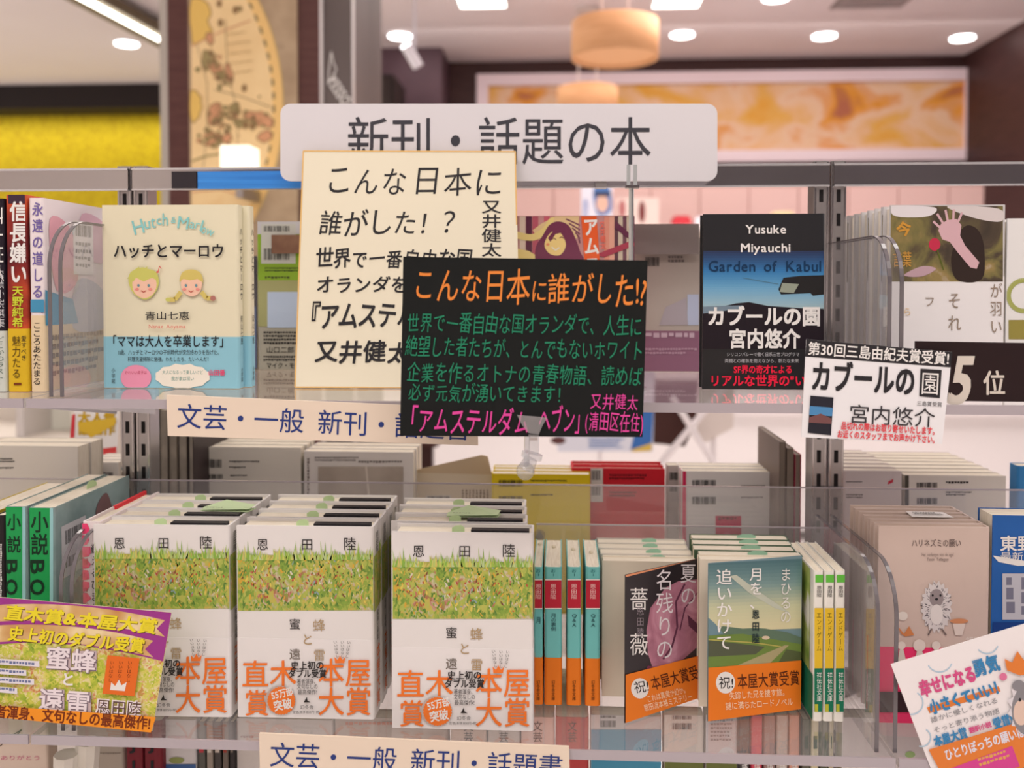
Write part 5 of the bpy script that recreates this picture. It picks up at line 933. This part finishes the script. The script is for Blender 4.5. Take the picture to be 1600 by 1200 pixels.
pr.text('直木賞&本屋大賞', 10, 945, 240, 25, DKG, ang=5.5, off=.02, slant=.1); pr.text('直木賞&本屋大賞', 9, 943.5, 240, 25, YW, ang=5.5, off=.035, slant=.1); pr.text('史上初のダブル受賞', 16, 978, 214, 24, DKG, ang=5.5, off=.02, slant=.1); pr.text('史上初のダブル受賞', 15, 976.5, 214, 24, YW, ang=5.5, off=.035, slant=.1)
for ch, x, y in (('蜜', 76, 1010), ('蜂', 116, 1014), ('遠', 66, 1074), ('雷', 108, 1078)): pr.rect(x, y + 2, x + 36, y + 34, TX((196, 176, 180))); pr.text(ch, x - 2, y - 2, 40, 38, TX((120, 104, 116)), off=.05, ang=4); pr.text(ch, x - 3, y - 3, 40, 38, TX((236, 226, 232)), off=.02, ang=4)
pr.text('と', 98, 1048, 22, 22, TX((236, 230, 232)), off=.03, ang=4); pr.poly([(170, 1022), (220, 1027), (212, 1086), (162, 1082)], TX((226, 110, 40)))
for x in (174, 188, 202): pr.text('いいはなし', x, 1030, 7, 34, TX((110, 50, 20)), vert=True, ang=6)
pr.poly([(174, 1076), (176, 1064), (182, 1070), (188, 1060), (192, 1069), (200, 1064), (197, 1078)], WHITE2); pr.text('恩田陸', 152, 1088, 72, 26, TX((236, 226, 232)), ang=4, off=.05); pr.text('恩田陸', 153, 1089, 72, 26, TX((96, 70, 70)), ang=4, off=.0)
for i, (w_) in enumerate((64, 44, 56, 30)): pr.poly([(-40, 1025 + i * 14), (w_, 1031 + i * 14), (w_, 1040 + i * 14), (-40, 1034 + i * 14)], TX((226, 222, 230))); pr.rows(-10, 1029 + i * 14, w_ - 4, 1036 + i * 14, 1, TX((110, 120, 160)), ang=4)
pr.poly([(-58, 1096), (-20, 1099), (246, 1118), (238, 1142), (-62, 1112)], TX((240, 150, 40))); pr.text('著者渾身、文句なしの最高傑作!', -22, 1096, 262, 22, TX((120, 50, 20)), ang=4.6, off=.03); pr.build('card_print', o)
o, f = card('comic_card', 'white tilted handmade card with an orange-crowned grey creature, lower right', [(1392, 1038), (1680, 951), (1760, 1172), (1478, 1262)], YF - .0015, .0008, mat((240, 236, 238), .45))
pr = Print(f, base=.0003); BLC = TX((60, 136, 190)); PKL = TX((216, 84, 140)); OC = TX((226, 130, 60)); BG_ = TX((180, 206, 226)); A_ = -17
for cx, cy, r_, a0, a1 in ((1468, 1030, 20, 20, 160), (1542, 1003, 18, 20, 150), (1424, 1098, 18, -60, 100), (1440, 1152, 14, -60, 120)): pr.line([(cx + r_ * math.cos(math.radians(a)), cy + r_ * math.sin(math.radians(a))) for a in range(a0, a1, 12)], 2, BG_)
pr.poly([(1448, 1105), (1560, 1072), (1563, 1080), (1452, 1114)], OC)
pr.text('幸せになる', 1432, 1064, 92, 28, PKL, ang=A_, off=.05); pr.text('勇気', 1516, 1032, 42, 28, BLC, ang=A_, off=.05); pr.text('小さくていい！', 1448, 1094, 122, 24, BLC, ang=A_, off=.05)
pr.text('誰かに優しくなれる', 1452, 1120, 110, 10, TX((130, 130, 136)), ang=A_); pr.text('そっと寄り添う物語', 1456, 1136, 108, 10, TX((130, 130, 136)), ang=A_); pr.text('本屋大賞', 1456, 1150, 54, 18, BLC, ang=A_, off=.05); pr.text('翻訳小説', 1512, 1136, 36, 10, PKL, ang=A_, off=.04); pr.text('受賞!', 1548, 1122, 32, 18, BLC, ang=A_, off=.05)
pr.poly([(1450, 1170), (1640, 1112), (1668, 1190), (1490, 1246)], OC); pr.text('ひとりぼっちの願いは', 1472, 1170, 130, 19, TX((226, 226, 240)), ang=A_, off=.03); pr.poly([(1482, 1200), (1580, 1164), (1592, 1196), (1500, 1226)], TX((214, 74, 150))); pr.rows(1526, 1184, 1575, 1200, 2, TX((226, 170, 90)), ang=A_)
GR = TX((140, 138, 144)); sp = [(1604 + (32 if i % 2 else 25) * math.cos(i * math.pi / 14), 1104 + (46 if i % 2 else 38) * math.sin(i * math.pi / 14)) for i in range(28)]; pr.poly(sp, TX((224, 220, 226))); pr.ell(1606, 1108, 27, 40, GR); pr.ell(1594, 1112, 12, 20, TX((226, 200, 186))); pr.ell(1592, 1092, 2, 3, INK); pr.poly([(1572, 1046), (1568, 1028), (1580, 1034), (1588, 1016), (1598, 1030), (1612, 1014), (1622, 1030), (1618, 1050), (1592, 1054)], OC); pr.ell(1566, 1056, 6, 6, TX((220, 120, 160))); pr.ell(1590, 1070, 10, 9, GR); pr.build('card_print', o)
# ================================================================== BOTTOM SHELF
def bot(name, label, x0, x1, yt, Y, T, c, **k): return fbook(name, label, x0, x1, yt, Y, ZB, T, mat(c, .5) if isinstance(c, tuple) else c, **k)
o = bot('picture_magazine', 'pinkish cream cover under the award card, bottom left', -40, 74, 1118, .90, .02, (222, 204, 190)); pr = Print(front(o)); pr.line([(0, 1166), (14, 1152), (34, 1140), (20, 1156)], 1.6, TX((90, 70, 60))); pr.text('ありがとう', 0, 1180, 64, 8, TX((210, 120, 150))); pr.build('cover_print', o)
o = bot('hardcover_book', 'plain cream-white cover right of the bag-like paper roll, bottom row', 120, 193, 1120, .93, .02, (214, 206, 194)); pr = Print(front(o)); pr.rows(150, 1176, 188, 1180, 1, TX((170, 160, 150))); pr.build('cover_print', o)
o = root('paper_sleeve', 'crumpled white paper sleeves standing at the bottom left under the shelf', 'paper', (xat(115, 1180, .88), .88, ZB))
for i, (x0, x1, yt, yb) in enumerate(((104, 92, 1178, 1230), (138, 122, 1158, 1240))):
    a, b = atY(x0, yt, .875 + i * .012), atY(x1, yb, .875 + i * .012); b.z = ZB + .0005; m = mat((236, 232, 222), .4); MB().cyl(b, a, .009, m, 9, r2=.012).build('paper_roll', o, world=True)
for i, (x0, x1) in enumerate(((196, 222), (224, 252))):
    o = sbook('hardcover_book', ('left', 'right')[i] + ' of the two dark crimson spines under the award card', x0, x1, 1126, .90, ZB, .12, mat((116, 32, 44), .45), group='dark crimson spines'); pr = Print(spine(o)); pr.text('J', (x0 + x1) / 2 - 4, 1150, 8, 24, INK, off=.03); pr.text('J', (x0 + x1) / 2 - 4, 1184, 8, 24, INK, off=.03); pr.build('spine_print', o)
o = bot('magazine_book', 'pale grey cover with faint pink lines, bottom row right of the crimson spines', 256, 306, 1124, .91, .012, (206, 204, 206)); pr = Print(front(o)); pr.rows(262, 1150, 296, 1170, 3, TX((214, 180, 190))); pr.rect(256, 1194, 306, 1230, TX((60, 96, 150))); pr.ell(276, 1188, 12, 5, TX((140, 150, 90))); pr.build('cover_print', o)
for i, (x0, x1, c) in enumerate(((309, 320, (90, 90, 84)), (322, 332, (150, 140, 130)), (334, 345, (70, 66, 64)), (347, 356, (110, 100, 92)), (358, 366, (50, 46, 46)))):
    o = sbook('slim_book', ('first', 'second', 'third', 'fourth', 'fifth')[i] + ' of the slim dark spines left of the lower label strip', x0, x1, 1128, .91, ZB, .11, mat(c, .4), group='slim dark spines in the bottom row'); pr = Print(spine(o)); pr.rect(x0 + 2, 1160, x1 - 2, 1176, TX(((180, 60, 70), (206, 200, 190), (190, 180, 170), (150, 60, 50), (120, 110, 100))[i])); pr.build('spine_print', o)
o = bot('hardcover_book', 'light grey cover mostly behind the lower label strip', 370, 520, 1122, .915, .02, (206, 200, 196)); pr = Print(front(o)); pr.rows(376, 1150, 400, 1156, 1, TX((160, 130, 130))); pr.build('cover_print', o)
o = bot('hardcover_book', 'grey cover behind the middle of the lower label strip', 524, 700, 1120, .915, .02, (190, 176, 166)); pr = Print(front(o)); pr.rows(540, 1128, 660, 1136, 1, TX((200, 120, 90))); pr.build('cover_print', o)
for i, (x0, x1, c) in enumerate(((704, 760, (214, 190, 176)), (762, 812, (206, 196, 190)), (814, 866, (226, 190, 180)), (868, 920, (176, 66, 66)))):
    o = sbook('hardcover_book', ('beige', 'pale grey', 'pale pink', 'brick red')[i] + ' thick spine in the bottom row behind the lower label strip', x0, x1, 1120, .905, ZB, .12, mat(c, .45)); pr = Print(spine(o)); pr.text('文芸', (x0 + x1) / 2 - 8, 1126, 16, 34, K, vert=True); pr.build('spine_print', o)
o = bot('paperback_book', 'white book with barcodes and teal lower half, bottom row beside the brick red spine', 923, 1034, 1117, .905, .02, (206, 200, 200)); pr = Print(front(o)); pr.bars(938, 1114, 962, 1122); pr.bars(938, 1126, 962, 1136); pr.rect(923, 1140, 1034, 1260, TX((70, 140, 170))); pr.rows(930, 1180, 1010, 1190, 2, TX((20, 60, 90))); pr.build('cover_print', o)
o = bot('paperback_book', 'cream book with barcodes and olive lower half, bottom row', 1038, 1100, 1117, .905, .02, (214, 204, 196)); pr = Print(front(o)); pr.bars(1050, 1114, 1080, 1124); pr.bars(1050, 1130, 1080, 1140); pr.rect(1038, 1184, 1100, 1260, TX((104, 112, 60))); pr.build('cover_print', o)
o = bot('paperback_book', 'pale cover with fine text lines and olive foot, bottom row', 1103, 1152, 1117, .905, .02, (206, 202, 206)); pr = Print(front(o)); pr.rows(1110, 1124, 1146, 1160, 6, TX((130, 130, 136))); pr.rect(1103, 1188, 1152, 1260, TX((104, 112, 60))); pr.build('cover_print', o)
for i, (x0, x1, c) in enumerate(((1155, 1172, (60, 56, 56)), (1174, 1192, (206, 60, 84)), (1194, 1212, (150, 120, 116)), (1214, 1232, (190, 176, 168)), (1234, 1250, (206, 150, 130)))):
    o = sbook('paperback_book', ('charcoal', 'pink-red', 'brownish', 'pale beige', 'salmon')[i] + ' spine in the bottom row below the landscape cover', x0, x1, 1118, .905, ZB, .11, mat(c, .35)); pr = Print(spine(o)); pr.text('物語', (x0 + x1) / 2 - 5, 1180, 10, 26, WHITE, vert=True); pr.build('spine_print', o)
for i, (x0, x1, c) in enumerate(((1254, 1266, (90, 86, 70)), (1268, 1280, (206, 196, 160)), (1282, 1294, (80, 80, 60)), (1296, 1303, (190, 180, 150)))):
    o = sbook('slim_book', ('first', 'second', 'third', 'fourth')[i] + ' of the slim olive and cream spines below the green spines', x0, x1, 1124, .905, ZB, .055, mat(c, .35)); pr = Print(spine(o)); pr.rect(x0 + 3, 1150, x1 - 3, 1170, TX((40, 60, 40))); pr.build('spine_print', o)
o = bot('picture_book', 'wide white cover with small green dots, bottom right', 1316, 1480, 1121, .905, .02, (214, 206, 206)); pr = Print(front(o)); pr.ell(1422, 1179, 8, 5, TX((140, 190, 70))); pr.ell(1416, 1191, 7, 3, TX((160, 196, 110))); pr.build('cover_print', o)
o = bot('picture_book', 'pinkish cover behind the comic card, bottom right', 1484, 1640, 1121, .905, .02, (222, 196, 200)); pr = Print(front(o)); pr.rows(1500, 1140, 1600, 1160, 2, TX((190, 140, 150))); pr.build('cover_print', o)
